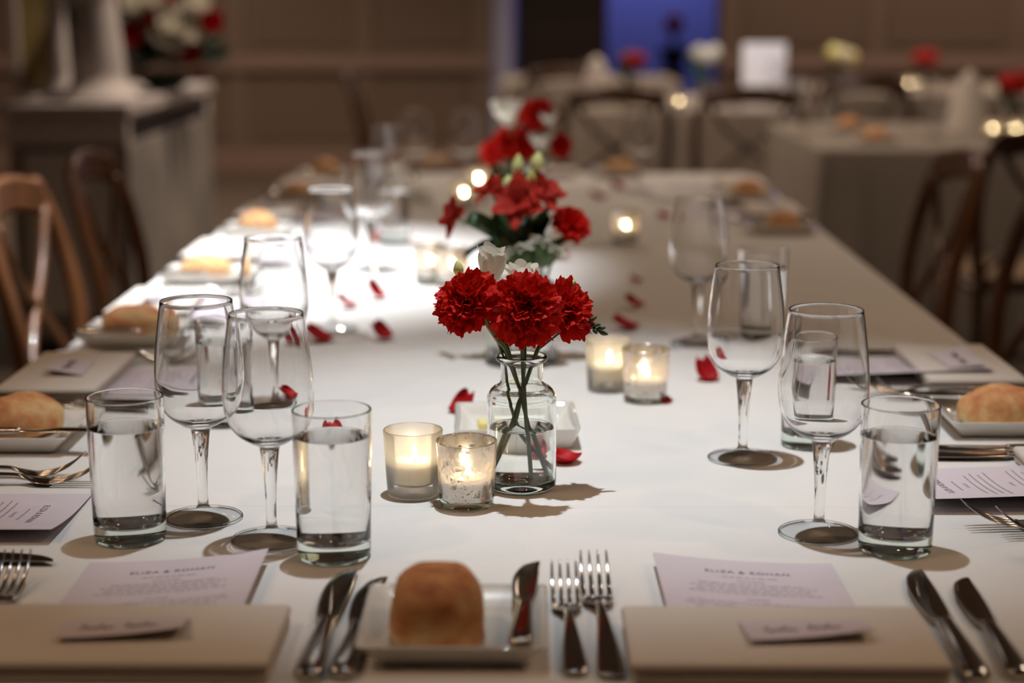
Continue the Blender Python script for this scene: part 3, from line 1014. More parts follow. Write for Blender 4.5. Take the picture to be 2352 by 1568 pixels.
RP = 0
for u, v, rz, rx, curl, bend, sc, lb in (
        (1064, 945, -50, 8, 1.30, 3.00, 1.0, 'curled red petal standing behind the front candles, left of the butter dish'),
        (1300, 1062, 75, -18, 1.04, 2.12, 1.05, 'red petal against the right side of the front flower bottle'),
        (1622, 872, 35, 5, 1.35, 3.88, 1.0, 'deeply curled red petal left of the right hand wine glasses'),
        (1437, 752, 90, 0, 0.90, 1.90, 1.2, 'flat wide red petal beyond the right candle pair'),
        (1458, 703, 80, 0, 0.99, 2.56, .95, 'small red petal just above the flat wide one on the right'),
        (1462, 645, 85, 0, 0.81, 1.68, .7, 'faint red petal farthest of the three in a line on the right'),
        (1288, 590, 70, 0, 0.99, 2.78, 1.0, 'blurred red petal under the right side of the middle bouquet'),
        (733, 780, 85, 0, 0.95, 2.34, 1.25, 'dark red petal at the foot of the left wine glass'),
        (690, 783, 60, 0, 1.04, 2.34, .8, 'red petal seen through the front left wine glass rim'),
        (878, 776, 60, 0, 1.04, 3.44, 1.0, 'pointed red petal alone on the cloth left of the middle bottle'),
        (799, 702, 100, 0, 0.90, 2.78, .95, 'bright red petal in front of the left row of glasses'),
        (866, 682, 70, 0, 1.12, 4.32, 1.0, 'red petal with a turned up tip right of the bright one on the left'),
        (866, 553, 40, 0, 0.99, 2.78, 1.0, 'blurred red petal among the far left glasses'),
        (1527, 925, 20, 0, 1.08, 2.34, .45, 'tiny red petal peeping behind the silvery candle holder'),
        (1150, 1042, 10, -10, 1.08, 2.56, .9, 'red petal seen through the left side of the front bottle'),
        (766, 1000, 20, -10, 1.04, 2.78, .9, 'red petal seen through the nearest full water glass'),
        (676, 925, 80, 5, 0.90, 2.34, .95, 'red petal seen through the bowl of the front left wine glass'),
        (1420, 433, 70, 0, 0.95, 2.12, 1.3, 'far blurred red petal right of the far bouquet'),
        (1375, 455, 90, 0, 0.90, 1.90, 1.3, 'very faint red petal beside the far bouquet on the right'),
        (1525, 500, 60, 0, 0.90, 1.90, 1.0, 'faint red petal beyond the single glowing candle')):
    RP += 1
    V, F = rose_petal(RP, curl, bend)
    rot = Matrix.Rotation(R(rz), 3, 'Z') @ Matrix.Rotation(R(rx), 3, 'X')
    V = [rot @ (q * sc) for q in V]
    zz = min(q.z for q in V)
    V = [q - Vector((0, 0, zz - .0005)) for q in V]
    o = obj('rose_petal', mesh('rose_petal', V, F, M['rose']), loc=P(u, v))
    md = o.modifiers.new('solid', 'SOLIDIFY'); md.thickness = .0005
    tag(o, lb, 'petal')


# ------------------------------------------------------------------ butter dish
def square_dish(s, h, flare=.012, th=.004, r=.012):
    def ringp(hs, z, rad):
        pts = []
        for cx, cyy, a0 in ((1, 1, 0), (-1, 1, 90), (-1, -1, 180), (1, -1, 270)):
            for k in range(5):
                a = R(a0 + k * 22.5)
                pts.append(Vector((cx * (hs - rad) + rad * math.cos(a), cyy * (hs - rad) + rad * math.sin(a), z)))
        return pts
    prof = [(s / 2 - flare - .006, .0008), (s / 2 - flare - .002, .0002), (s / 2 - flare, .001), (s / 2 - flare * .55, h * .55), (s / 2 - .001, h - .0010), (s / 2 - .0004, h), (s / 2 - .0035, h + .0002),
            (s / 2 - .006, h - .001), (s / 2 - flare * .9 - .004, h * .55), (s / 2 - flare - .010, th + .0006), (s / 2 - flare - .016, th)]
    V, F = [], []
    n = 20
    for hs, z in prof: V += ringp(hs, z, min(r, hs))
    for i in range(len(prof) - 1):
        for k in range(n):
            k2 = (k + 1) % n
            F.append((i * n + k, i * n + k2, (i + 1) * n + k2, (i + 1) * n + k))
    F.append(tuple(range(n))[::-1])
    F.append(tuple(range((len(prof) - 1) * n, len(prof) * n)))
    return V, F


bd = P(1185, 1000)
t = thing('butter_dish', 'square white china butter dish behind the front flower bottle', 'dish', bd, R(2))
obj('dish_body', mesh('butter_dish', *square_dish(.132, .022, .008, .004, .006), M['china']), t)
bb = box(-.011, .011, -.011, .011, 0, .011, .0018)
bme = mesh('butter_pat', *bb, M['butter'])
for k, (x, y, rz, lb) in enumerate(((-.030, .006, 8, 'yellow butter pat at the left in the white dish'), (.000, .014, -12, 'yellow butter pat at the back of the white dish'),
                                    (.030, -.002, 20, 'yellow butter pat at the right in the white dish'), (-.006, -.018, 4, 'yellow butter pat nearest the bottle in the white dish'))):
    o = obj('butter_pat', bme, loc=bd + Vector((x, y, .0042)), rot=(0, 0, R(rz)))
    tag(o, lb, 'butter', 'butter pats in the white dish')


# ------------------------------------------------------------------ cutlery, plates, bread, linen, cards  (local: person faces +y, y = 0 at the table edge)
def make_fork(L, s):
    def f():
        t = thing('table_fork', '', 'fork')
        hl = L * .62
        obj('handle', mesh('fork_handle', *lofts([(0, 0, .0035, .006 * s, .0014), (0, .006, .0035, .0098 * s, .002), (0, .03, .0050, .0094 * s, .0023), (0, hl * .6, .0100, .0056 * s, .0021),
                                                  (0, hl * .92, .0098, .0036 * s, .0020), (0, hl, .0085, .0034 * s, .0019)]), M['steel']), t)
        a, b = hl, L * .75
        obj('head', mesh('fork_head', *lofts([(0, a, .0085, .0034 * s, .0019), (0, a + .006, .0068, .0060 * s, .0014), (0, a + .014, .0045, .0105 * s, .0010), (0, b - .004, .0034, .0122 * s, .0009),
                                              (0, b + .002, .0034, .0124 * s, .0009)]), M['steel']), t)
        for k in range(4):
            x = (k - 1.5) * .0068 * s
            tn = mesh('tine', *lofts([(x, b, .0034, .0021 * s, .0009), (x, b + (L - b) * .35, .0060, .0019 * s, .0009), (x * 1.03, b + (L - b) * .7, .0135, .0015 * s, .0008),
                                      (x * 1.0, L, .0245, .0007 * s, .0005)], seg=8), M['steel'])
            obj('tine', tn, t)
        return t
    return f


def make_knife(L, s):
    def f():
        t = thing('table_knife', '', 'knife')
        hl = L * .48
        obj('handle', mesh('knife_handle', *lofts([(0, 0, .0046, .0060 * s, .0030), (0, .004, .0046, .0092 * s, .0044), (0, .02, .0048, .0096 * s, .0046), (0, hl * .7, .0050, .0074 * s, .0040),
                                                   (0, hl * .95, .0050, .0062 * s, .0036), (0, hl, .0050, .0070 * s, .0030)]), M['steel']), t)
        b = L - hl
        obj('blade', mesh('knife_blade', *lofts([(0, hl, .0050, .0070 * s, .0030), (-.001, hl + .005, .0050, .0085 * s, .0013), (-.0015, hl + b * .3, .0048, .0105 * s, .0010),
                                                 (-.0012, hl + b * .6, .0046, .0108 * s, .0010), (.0012, hl + b * .85, .0044, .0080 * s, .0009), (.0050, L - .004, .0042, .0042 * s, .0008), (.0074, L, .0042, .0012, .0005)], power=3.2), M['steel']), t)
        return t
    return f


def make_plate():
    o = obj('side_plate', mesh('side_plate', *square_dish(.136, .019, .016, .005, .005), M['china']))
    return tag(o, '', 'plate')


def make_roll(kind):
    def f():
        hw, hd, h = ((.034, .040, .052), (.037, .046, .043), (.034, .048, .038))[kind]
        V, F = [], []
        nu, nv = 26, 32
        for i in range(nu + 1):
            th = PI * i / nu
            for j in range(nv):
                ph = 2 * PI * j / nv
                ex = (4.2, 2.5, 2.3)[kind]
                def sp(c, e): return math.copysign(abs(c) ** (2 / e), c)
                x = sp(math.sin(th), ex) * sp(math.cos(ph), 2.7)
                y = sp(math.sin(th), ex) * sp(math.sin(ph), 2.7)
                z = sp(math.cos(th), (3.0 if kind == 0 else 2.4) if z_up(th) else 8)
                d = Vector((x, y, z))
                k = 1 + .05 * noise.noise(d * 1.6 + Vector((kind * 7, 3, 1))) + .018 * noise.noise(d * 6)
                zz = h * (.26 + .74 * z * k) if z > 0 else h * .26 * (1 + z)
                tp = 1 - (.05, .14, .16)[kind] * max(z, 0) ** 2 - (.05 if z < -.6 else 0)
                V.append((x * hw * k * tp, y * hd * k * tp, max(zz, 0)))
        for i in range(nu):
            for j in range(nv):
                j2 = (j + 1) % nv
                F.append((i * nv + j, (i + 1) * nv + j, (i + 1) * nv + j2, i * nv + j2))
        return tag(obj('bread_roll', mesh('bread_roll', V, F, M['bread'])), '', 'bread roll')
    return f


def z_up(th): return th < PI / 2


def make_napkin():
    t = thing('folded_napkin', '', 'napkin')
    def slab(x0, x1, y0, y1, z0, z1, sg):
        V, F = box(x0, x1, y0, y1, z0, z1, (z1 - z0) * .46, 3)
        return V, F
    for z0, z1, ins in ((.0006, .0086, .0015), (.0080, .0166, .0)):
        V, F = slab(-.110 + ins, .110 - ins * .4, 0.0 + ins, .118 - ins, z0, z1, 1)
        obj('linen_fold', mesh('linen_fold', V, F, M['napkin']), t)
    return t


def make_menu(bend_left=0.0, bend_right=0.0, lift=0.0):
    """A5 card, foot at the person; bend_* lift the near left / near right corner off the cloth"""
    def f():
        t = thing('menu_card', '', 'menu card')
        W, H = .148, .210
        nx, ny = 16, 16
        def zf(x, y):
            u, v = (x + W / 2) / W, y / H
            return .0012 + lift * (1 - v) ** 1.2 + bend_right * u ** 2.2 + bend_left * (1 - u) ** 2.2
        V, F = [], []
        for i in range(ny + 1):
            for j in range(nx + 1):
                x, y = -W / 2 + W * j / nx, H * i / ny
                V.append(Vector((x, y, zf(x, y))))
        n = len(V)
        V += [q - Vector((0, 0, .0004)) for q in V]
        for i in range(ny):
            for j in range(nx):
                a = i * (nx + 1) + j
                F.append((a, a + 1, a + nx + 2, a + nx + 1))
                F.append((n + a + nx + 1, n + a + nx + 2, n + a + 1, n + a))
        obj('card_sheet', mesh('card_sheet', V, F, M['card']), t)
        def words(txt, y, size, m, nm):
            cu = bpy.data.curves.new(nm, 'FONT')
            cu.body, cu.size, cu.align_x = txt, size, 'CENTER'
            cu.space_character = 1.12
            cu.materials.append(m)
            tmp = bpy.data.objects.new(nm, cu)
            C.objects.link(tmp)
            dg = bpy.context.evaluated_depsgraph_get()
            me = bpy.data.meshes.new_from_object(tmp.evaluated_get(dg))
            bpy.data.objects.remove(tmp)
            for vv in me.vertices:
                x, yy = vv.co.x, vv.co.y + y
                vv.co = Vector((x, yy, zf(x, yy) + .0002))
            obj(nm, me, t)
        words('ELIZA & ROHAN', .176, .0086, M['ink'], 'printed_heading')
        for txt, y in (('CANAPES', .155), ('ENTREE', .112), ('MAIN', .066)):
            words(txt, y, .0048, M['ink2'], 'printed_subheading')
        rnd = random.Random(4)
        V2, F2 = [], []
        def dash(x0, x1, y, h):
            k = len(V2)
            for a, b in ((x0, y), (x1, y), (x1, y + h), (x0, y + h)):
                V2.append((a, b, zf(a, b) + .0002))
            F2.append((k, k + 1, k + 2, k + 3))
        for y, half in ((.165, .022), (.148, .043), (.141, .050), (.134, .046), (.127, .052), (.104, .055), (.097, .058), (.090, .050), (.083, .053), (.058, .052), (.051, .056), (.044, .047), (.034, .05)):
            x = -half
            while x < half:
                wd = rnd.uniform(.003, .009)
                dash(x, min(x + wd, half), y, .0016)
                x += wd + .0016
        o = obj('printed_lines', mesh('printed_lines', V2, F2, M['ink2']), t)
        o['kind'] = 'stuff'
        return t
    return f


def make_placecard(seed):
    def f():
        t = thing('place_card', '', 'place card')
        W, H = .088, .046
        V, F = [], []
        n = 8
        def zf(x, y): return .0006 + .006 * (x / W + .5) ** 2 * (1 - y / H) + .003 * (1 - y / H)
        for i in range(n + 1):
            for j in range(n + 1):
                x, y = -W / 2 + W * j / n, H * i / n
                V.append(Vector((x, y, zf(x, y))))
        k = len(V)
        V += [q - Vector((0, 0, .0004)) for q in V]
        for i in range(n):
            for j in range(n):
                a = i * (n + 1) + j
                F.append((a, a + 1, a + n + 2, a + n + 1)); F.append((k + a + n + 1, k + a + n + 2, k + a + 1, k + a))
        obj('card_sheet', mesh('card_sheet', V, F, M['card']), t)
        rnd = random.Random(seed)
        vf = []
        x = -.030
        for word in range(2):
            pts = []
            for q in range(12):
                h = rnd.uniform(.002, .005) if q % 2 else rnd.uniform(-.001, .0012)
                if q in (1, 7): h = .009
                pts.append(Vector((x, .018 + h, zf(x, .02) + .0006)))
                x += .0021
            vf.append(tube(pts, .00045, 4, 3))
            x += .006
        obj('handwriting', mesh('handwriting', *join(*vf), M['pen']), t)
        return t
    return f


fork_l, fork_s = Proto(make_fork(.212, 1.0)), Proto(make_fork(.182, .92))
knife_l, knife_s, knife_b = Proto(make_knife(.232, 1.05)), Proto(make_knife(.208, .98)), Proto(make_knife(.170, .92))
plate = Proto(make_plate)
rolls = [Proto(make_roll(k)) for k in range(3)]
napkin = Proto(make_napkin)
menus = dict(flat=Proto(make_menu()), frontl=Proto(make_menu(bend_right=.012)), frontr=Proto(make_menu(bend_left=.010)),
             left=Proto(make_menu(bend_right=.012, bend_left=.001, lift=.0)), right=Proto(make_menu(bend_left=.013, lift=.008)))
pcards = [Proto(make_placecard(s)) for s in (1, 2)]
SEEN_ROLL = 0


def setting(side, c, who, menu='flat', what='PFfNMCKkBR', plate_off=-.285, rollk=2, dz=0.0, roll_dy=0, plate_y=.092, roll_rot=90, nap_y=.012, menu_y=.045, card=None, cut=(.012, -.138, -.112, .118, .142)):
    """one place; side: front / left / right / far, c = its centre along the table"""
    edge, rot = dict(front=(Vector((c, Y0, 0)), 0), left=(Vector((XL, c, 0)), -PI / 2), right=(Vector((XR, c, 0)), PI / 2), far=(Vector((c, Y1, 0)), PI))[side]
    Rm = Matrix.Rotation(rot, 3, 'Z')
    z = TZ + (-.003 if (side in ('left', 'right') and c > YM) or side == 'far' else 0) + .0004
    def g(x, y, h=0): return edge + Rm @ Vector((x, y, 0)) + Vector((0, 0, z + h))
    fy, xf1, xf2, xk1, xk2 = cut
    if 'F' in what: fork_s(g(xf1, fy + .005), rot + R(1.5), 'smaller steel fork, outer one, at ' + who)
    if 'f' in what: fork_l(g(xf2, fy), rot + R(1.5), 'large steel dinner fork, inner one, at ' + who)
    if 'K' in what: knife_l(g(xk1, fy - .004), rot + R(-1), 'large steel table knife at ' + who)
    if 'k' in what: knife_s(g(xk2, fy), rot + R(-2), 'smaller steel knife at ' + who)
    if 'N' in what: napkin(g(0, nap_y), rot, 'folded cream napkin at ' + who)
    if 'M' in what: menus[menu](g(0, menu_y), rot + R(.6), 'lilac menu card lettered with the two names at ' + who)
    if 'C' in what: (pcards[0] if side == 'front' and c < 0 else pcards[1])(g(*(card or (0, .05)), .0172), rot + R(4), 'small handwritten place card lying on the napkin at ' + who)
    if 'P' in what: plate(g(plate_off, plate_y), rot, 'square white side plate at ' + who)
    if 'B' in what: knife_b(g(plate_off + .048, plate_y - .066, .0165), rot + R(-2), 'small butter knife lying across the plate at ' + who, rot=(R(1.5), 0, rot + R(-2)))
    if 'R' in what: rolls[rollk](g(plate_off - .012, plate_y + roll_dy, .0055), rot + R(roll_rot), 'crusty bread roll on the plate at ' + who)


setting('front', .180, 'the front right place', 'frontr', plate_off=-.232, rollk=0, plate_y=.100, roll_dy=-.012, roll_rot=3, menu_y=.062, card=(.02, .048),
        cut=(.022, -.146, -.121, .128, .158))
setting('front', -.285, 'the front left place', 'frontl', 'NMCKkFf', menu_y=.062, card=(.0, .048), cut=(.020, -.146, -.118, .135, .158))
setting('left', 1.50, 'the nearest left side place', 'left', plate_off=-.285, rollk=1, menu_y=.012, nap_y=.000, what='PFfNMCKBR', roll_rot=70)
setting('left', 2.07, 'the second left side place', 'flat', plate_off=-.27, rollk=1, roll_rot=20)
setting('left', 2.60, 'the third left side place', 'flat', plate_off=-.27, rollk=2, roll_rot=60)
setting('left', 3.17, 'the fourth left side place', 'flat', plate_off=-.27, rollk=1)
setting('left', 3.77, 'the fifth left side place', 'flat', plate_off=-.27, rollk=2)
setting('left', 4.34, 'the last left side place', 'flat', plate_off=-.27, rollk=1, what='PNMR')
setting('right', 1.60, 'the nearest right side place', 'right', plate_off=-.27, rollk=1, menu_y=.034, nap_y=.0, what='PFfNMKkB')
setting('right', 2.13, 'the second right side place', 'right', plate_off=-.27, rollk=1, roll_rot=20, what='PFfNMCKBR')
setting('right', 3.80, 'the third right side place', 'flat', plate_off=-.29, rollk=2)
setting('right', 4.38, 'the last right side place', 'flat', plate_off=-.29, rollk=1, what='PNMRF')
setting('far', .02, 'the far end of the table', 'flat', plate_off=-.22, rollk=2, what='PNMR')


# ------------------------------------------------------------------ chairs
def make_chair(wood):
    def f():
        t = thing('crossback_chair', '', 'chair')
        m = M[wood]
        obj('seat', mesh('seat', *box(-.20, .20, -.20, .20, .435, .460, .012, 3), M['seat']), t)
        obj('seat_frame', mesh('seat_frame', *box(-.212, .212, -.212, .212, .415, .440, .010, 2), m), t)
        for s in (-1, 1):
            obj('leg', mesh('front_leg', *tube([(s * .19, .19, 0), (s * .185, .185, .25), (s * .18, .18, .43)], [.014, .017], 8, 4), m), t)
            obj('leg', mesh('rear_leg', *tube([(s * .19, -.25, 0), (s * .188, -.215, .25), (s * .19, -.20, .45)], [.015, .018], 8, 4), m), t)
            obj('back_post', mesh('back_post', *tube([(s * .19, -.20, .45), (s * .205, -.205, .60), (s * .205, -.235, .74), (s * .175, -.262, .835), (s * .150, -.268, .858)], [.018, .015], 8, 5), m), t)
            obj('cross_slat', mesh('cross_slat', *tube([(s * .185, -.198, .47), (s * .05, -.225, .60), (-s * .08, -.240, .70), (-s * .160, -.250, .81)], .010, 8, 5), m), t)
            obj('stretcher', mesh('side_stretcher', *tube([(s * .186, -.21, .2), (s * .186, .18, .2)], .009, 8, 1), m), t)
        obj('top_rail', mesh('top_rail', *join(*[tube([(-.165, -.262, .845 + d), (-.08, -.282, .864 + d), (0, -.288, .868 + d), (.08, -.282, .864 + d), (.165, -.262, .845 + d)], .015, 8, 5) for d in (0, -.02, -.04)]), m), t)
        obj('stretcher', mesh('front_stretcher', *tube([(-.186, -.02, .2), (.186, -.02, .2)], .009, 8, 1), m), t)
        return t
    return f


ch_o, ch_w = Proto(make_chair('wood2')), Proto(make_chair('wood'))
ch_o((-.70, 3.25, 0), -PI / 2, 'brown crossback chair on the left, the nearer one, cut by the frame', 'chairs along the long table')
ch_o((-.70, 3.85, 0), -PI / 2, 'brown crossback chair on the left, the farther one beside the pale counter', 'chairs along the long table')
ch_o((.73, 3.22, 0), PI / 2, 'brown crossback chair on the right, cut by the frame edge', 'chairs along the long table')
ch_o((.70, 3.90, 0), PI / 2, 'brown crossback chair on the right beside the grey draped table', 'chairs along the long table')
ch_w((1.42, 4.95, 0), R(3), 'dark crossback chair pulled up to the right hand draped table', 'chairs in the background')
ch_w((A(1410, 205, 7.1).x, 7.1, 0), 0, 'dark crossback chair in front of the far table, left one of two', 'chairs in the background')
ch_w((A(1705, 205, 7.1).x, 7.1, 0), 0, 'dark crossback chair in front of the far table, right one below the white card', 'chairs in the background')
ch_w((A(1030, 180, 8.4).x - .2, 8.4, 0), -PI / 2, 'dark crossback chair seen side on against the panelled wall', 'chairs in the background')
ch_w((A(1250, 200, 9.2).x, 9.2, 0), R(20), 'dark crossback chair just above the far bouquet', 'chairs in the background')
ch_w((A(1960, 210, 8.0).x, 8.0, 0), 0, 'dark crossback chair behind the grey draped table', 'chairs in the background')

# ------------------------------------------------------------------ background tables
t1 = (A(1330, 250, 7.6).x, A(1830, 250, 7.6).x + .05, 7.35, 8.7)
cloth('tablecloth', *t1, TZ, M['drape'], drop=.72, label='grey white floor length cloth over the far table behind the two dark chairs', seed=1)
t2 = (A(1835, 300, 5.9).x, 3.0, 5.45, 6.7)
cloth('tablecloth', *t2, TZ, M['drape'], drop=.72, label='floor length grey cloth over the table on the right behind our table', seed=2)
t3 = (A(1880, 200, 8.9).x, 4.2, 8.75, 10.0)
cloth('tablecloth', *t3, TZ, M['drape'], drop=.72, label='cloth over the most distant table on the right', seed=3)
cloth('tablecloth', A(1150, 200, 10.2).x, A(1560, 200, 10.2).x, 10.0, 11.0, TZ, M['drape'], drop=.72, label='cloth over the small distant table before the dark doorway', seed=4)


def posy(u, v, y, cols, label, s=.035, n=5, zt=TZ):
    base = A(u, v, y)
    t = thing('flower_posy', label, 'flowers', (base.x, y, zt))
    pr = lathe([(.0, .003), (.035, .003), (.038, .05), (.036, .10), (.033, .10), (.035, .05), (.032, .006), (0, .006)], 20)
    obj('vase', mesh('small_vase', *pr, M['thin']), t)
    rnd = random.Random(int(u))
    h = base.z - zt
    for k in range(n):
        a = 2 * PI * k / n
        p = Vector((math.cos(a) * s * 1.1, math.sin(a) * s * 1.1, h + rnd.uniform(-.5, .6) * s))
        m = M[cols[k % len(cols)]]
        V, F = [], []
        bm = bmesh.new()
        bmesh.ops.create_icosphere(bm, subdivisions=2, radius=s)
        for vv in bm.verts:
            vv.co *= 1 + .25 * noise.noise(vv.co * 60)
        bm.verts.index_update()
        V = [vv.co + p for vv in bm.verts]; F = [tuple(x.index for x in ff.verts) for ff in bm.faces]
        bm.free()
        obj('bloom', mesh('bloom', V, F, m), t)
        obj('stem', mesh('posy_stem', *tube([(0, 0, .01), p * .6 + Vector((0, 0, .02)), p], .003, 5, 4), M['leaf']), t)
    obj('foliage', leaf_mesh('posy_leaf', [(-.02, -.01, .09), (-.05, -.03, h * .8), (-.07, -.04, h)], .03, M['leaf']), t)
    return t


posy(1455, 140, 7.8, ['astro', 'rose', 'leaf'], 'red and green posy on the far table before the blue doorway', .03)
posy(1620, 128, 8.0, ['white_petal', 'white_petal', 'bud'], 'white posy on the far table beside the white card', .035)
posy(1932, 128, 9.0, ['butter', 'white_petal', 'bud'], 'pale yellow posy on the most distant right table', .04)
posy(2125, 135, 9.2, ['rose', 'rose', 'astro'], 'small dark red posy on the distant table beside the pink glow', .035)
posy(2330, 192, 6.2, ['carn', 'carn', 'rose'], 'red posy at the right frame edge on the grey draped table', .03)


def bg_candle(u, v, y, lh, lc, z=TZ, sc=1.0):
    p = A(u, v, y)
    q = Vector((p.x, y, z))
    vot_m(q, 0, lh); cd_b(q, 0, lc)


for u, v, y, w_ in ((1432, 180, 7.5, 'in front of the red and green posy'), (1560, 200, 7.45, 'between the two dark chairs'), (1690, 185, 7.6, 'left of the white card'),
                    (1975, 185, 9.0, 'below the pale yellow posy'), (2282, 262, 5.9, 'below the red posy, left one'), (2337, 264, 5.9, 'below the red posy, right one'), (2090, 150, 9.2, 'beside the small dark red posy')):
    bg_candle(u, v, y, 'small blurred candle holder on a background table ' + w_, 'small lit candle on a background table ' + w_)
p = A(1755, 150, 7.9)
wz_ = .27
t = thing('table_sign', 'blank looking white card standing on the far table', 'sign', (p.x, 7.9, TZ))
obj('card_sheet', mesh('table_sign_card', *box(-.098, .098, -.002, .002, 0.012, wz_, .001), mat('white_board', (.92, .88, .90), .7)), t)
obj('stand', mesh('sign_stand', *box(-.05, .05, -.02, .02, 0, .014, .003), M['metal_trim']), t)
for u, y, lb in ((2225, 6.3, 'tall folded pale napkin standing on the right hand draped table'), (1370, 7.9, 'pale folded napkin standing on the far table beside the posy')):
    x = A(u, 200, y).x
    t = tag(obj('standing_napkin', mesh('standing_napkin', *lathe([(.0, 0), (.075, 0), (.07, .05), (.055, .13), (.03, .19), (0, .215)], 20), M['napkin']), loc=(x, y, TZ)), lb, 'napkin')
for u, y, lb in ((1950, 6.3, 'bread roll on the grey draped table, farther one'), (2012, 5.75, 'bread roll on the grey draped table, nearer one')):
    x = A(u, 290, y).x
    rolls[1]((x, y, TZ + .0055), 1.0, lb)
    plate((x, y, TZ + .001), 0, 'white side plate under the ' + lb.split(',')[1].strip().replace(' one', '') + ' background roll')
wine((A(1850, 230, 6.1).x, 6.1, TZ), 0, 'blurred wine glass on the left corner of the grey draped table')
wine((A(1780, 230, 7.7).x, 7.7, TZ), 0, 'blurred wine glass beside the white card on the far table')
wine((A(2150, 230, 5.9).x, 5.9, TZ), 0, 'blurred wine glass in the middle of the grey draped table')
wine((A(1350, 230, 7.6).x, 7.6, TZ), 0, 'blurred wine glass at the left end of the far table')

# red topped pedestal in the blue room
t = thing('flower_pedestal', 'dark pedestal with a round dark red flower ball in the blue lit room', 'flowers', (A(1548, 60, 13.4).x, 13.4, 0))
obj('pedestal', mesh('pedestal', *lathe([(0, 0), (.16, 0), (.16, .03), (.06, .08), (.05, .5), (.09, .66), (.10, .70), (0, .70)], 24), M['darkwood']), t)
obj('bowl', mesh('pedestal_bowl', *lathe([(0, .70), (.05, .70), (.10, .78), (.12, .86), (.0, .87)], 24), M['darkwood']), t)
obj('stem', mesh('pedestal_stem', *tube([(0, 0, .86), (0, 0, 1.02)], .02, 8, 1), M['leaf']), t)
bm = bmesh.new(); bmesh.ops.create_icosphere(bm, subdivisions=4, radius=.075)
for vv in bm.verts: vv.co *= 1 + .15 * noise.noise(vv.co * 30)
bm.verts.index_update()
obj('flower_ball', mesh('flower_ball', [vv.co + Vector((0, 0, 1.03)) for vv in bm.verts], [tuple(x.index for x in ff.verts) for ff in bm.faces], M['rose']), t)
bm.free()

# ------------------------------------------------------------------ pale counter on the left with columns and flowers
cxr = A(290, 245, 5.86).x
cy0, cy1 = 5.86, 7.42
cxl = A(15, 240, 5.86).x
zt = A(290, 238, 5.86).z
t = thing('pale_counter', 'pale mottled counter on the left with a long dark slot in its side', 'counter', (cxr, cy0, 0))
def rel(x0, x1, y0, y1, z0, z1, b=.004): return box(x0 - cxr, x1 - cxr, y0 - cy0, y1 - cy0, z0, z1, b)
zs1, zs0 = A(305, 276, 5.9).z, A(305, 330, 5.9).z
obj('counter_top', mesh('counter_top', *rel(cxl - .03, cxr + .012, cy0 - .02, cy1 + .02, zt - .04, zt), M['white'], False), t)
obj('upper_band', mesh('upper_band', *rel(cxl, cxr, cy0, cy1, zs1, zt - .04), M['white'], False), t)
obj('slot_shade', mesh('slot_shade', *rel(cxl + .01, cxr - .010, cy0 + .03, cy1 - .05, zs0, zs1), M['slot'], False), t, label='dark strip painted as the shade in the slot')  # near-black block almost flush with the side; its colour is the gap's shade
obj('slot_edge', mesh('slot_edge', *rel(cxl, cxr, cy0, cy0 + .05, zs0, zs1), M['white'], False), t)
obj('slot_edge', mesh('slot_edge', *rel(cxl, cxr, cy1 - .06, cy1, zs0, zs1), M['white'], False), t)
obj('body_panel', mesh('body_panel', *rel(cxl, cxr, cy0, cy1, .06, zs0), M['plaster'], False), t)
obj('front_panel', mesh('front_panel', *rel(cxl + .05, cxr - .05, cy0 - .012, cy0 + .01, .15, zs0 - .03), M['white'], False), t)
obj('plinth', mesh('plinth', *rel(cxl + .02, cxr - .02, cy0 + .02, cy1 - .02, 0, .06), M['slot'], False), t)


def column(u, y, r, label, h=.62):
    x = A(u, 150, y).x
    pr = [(0, 0), (r * 1.6, 0), (r * 1.6, .015), (r * 1.45, .03), (r * 1.25, .05), (r * 1.05, .08), (r, .14), (r * .8, .30), (r * .78, .36), (r * 1.0, .45), (r * 1.2, .52), (r * 1.6, h - .02), (r * 1.6, h), (0, h)]
    t = thing('white_column', label, 'column', (x, y, zt))
    obj('shaft', mesh('column_shaft', *lathe([tuple(q)[:2] for q in spline([(a, b, 0) for a, b in pr[1:-1]], 3)] , 28), M['white']), t)
    obj('base', mesh('column_base', *lathe([(0, .0005), (r * 1.7, .0005), (r * 1.7, .012), (r * 1.6, .018), (0, .018)], 28), M['white']), t)
    return t


column(135, 6.15, .037, 'slim white turned column on the pale counter, left one')
column(228, 6.05, .086, 'thicker white turned column on the pale counter beside the red and white flowers')
# framed ochre panel behind
x0, x1 = A(28, 100, 6.6).x, A(125, 100, 6.6).x + .03
t = thing('framed_panel', 'white framed ochre panel standing behind the slim white column', 'frame', ((x0 + x1) / 2, 6.62, zt))
hw = (x1 - x0) / 2
obj('panel', mesh('ochre_panel', *box(-hw + .015, hw - .015, -.005, .008, .01, .6), M['yellow'], False), t)
for a, b, c, d in ((-hw, -hw + .022, 0, .62), (hw - .022, hw, 0, .62), (-hw, hw, 0, .018), (-hw, hw, .60, .62)):
    obj('frame_bar', mesh('frame_bar', *box(a, b, -.012, .012, c, d, .003), M['white'], False), t)

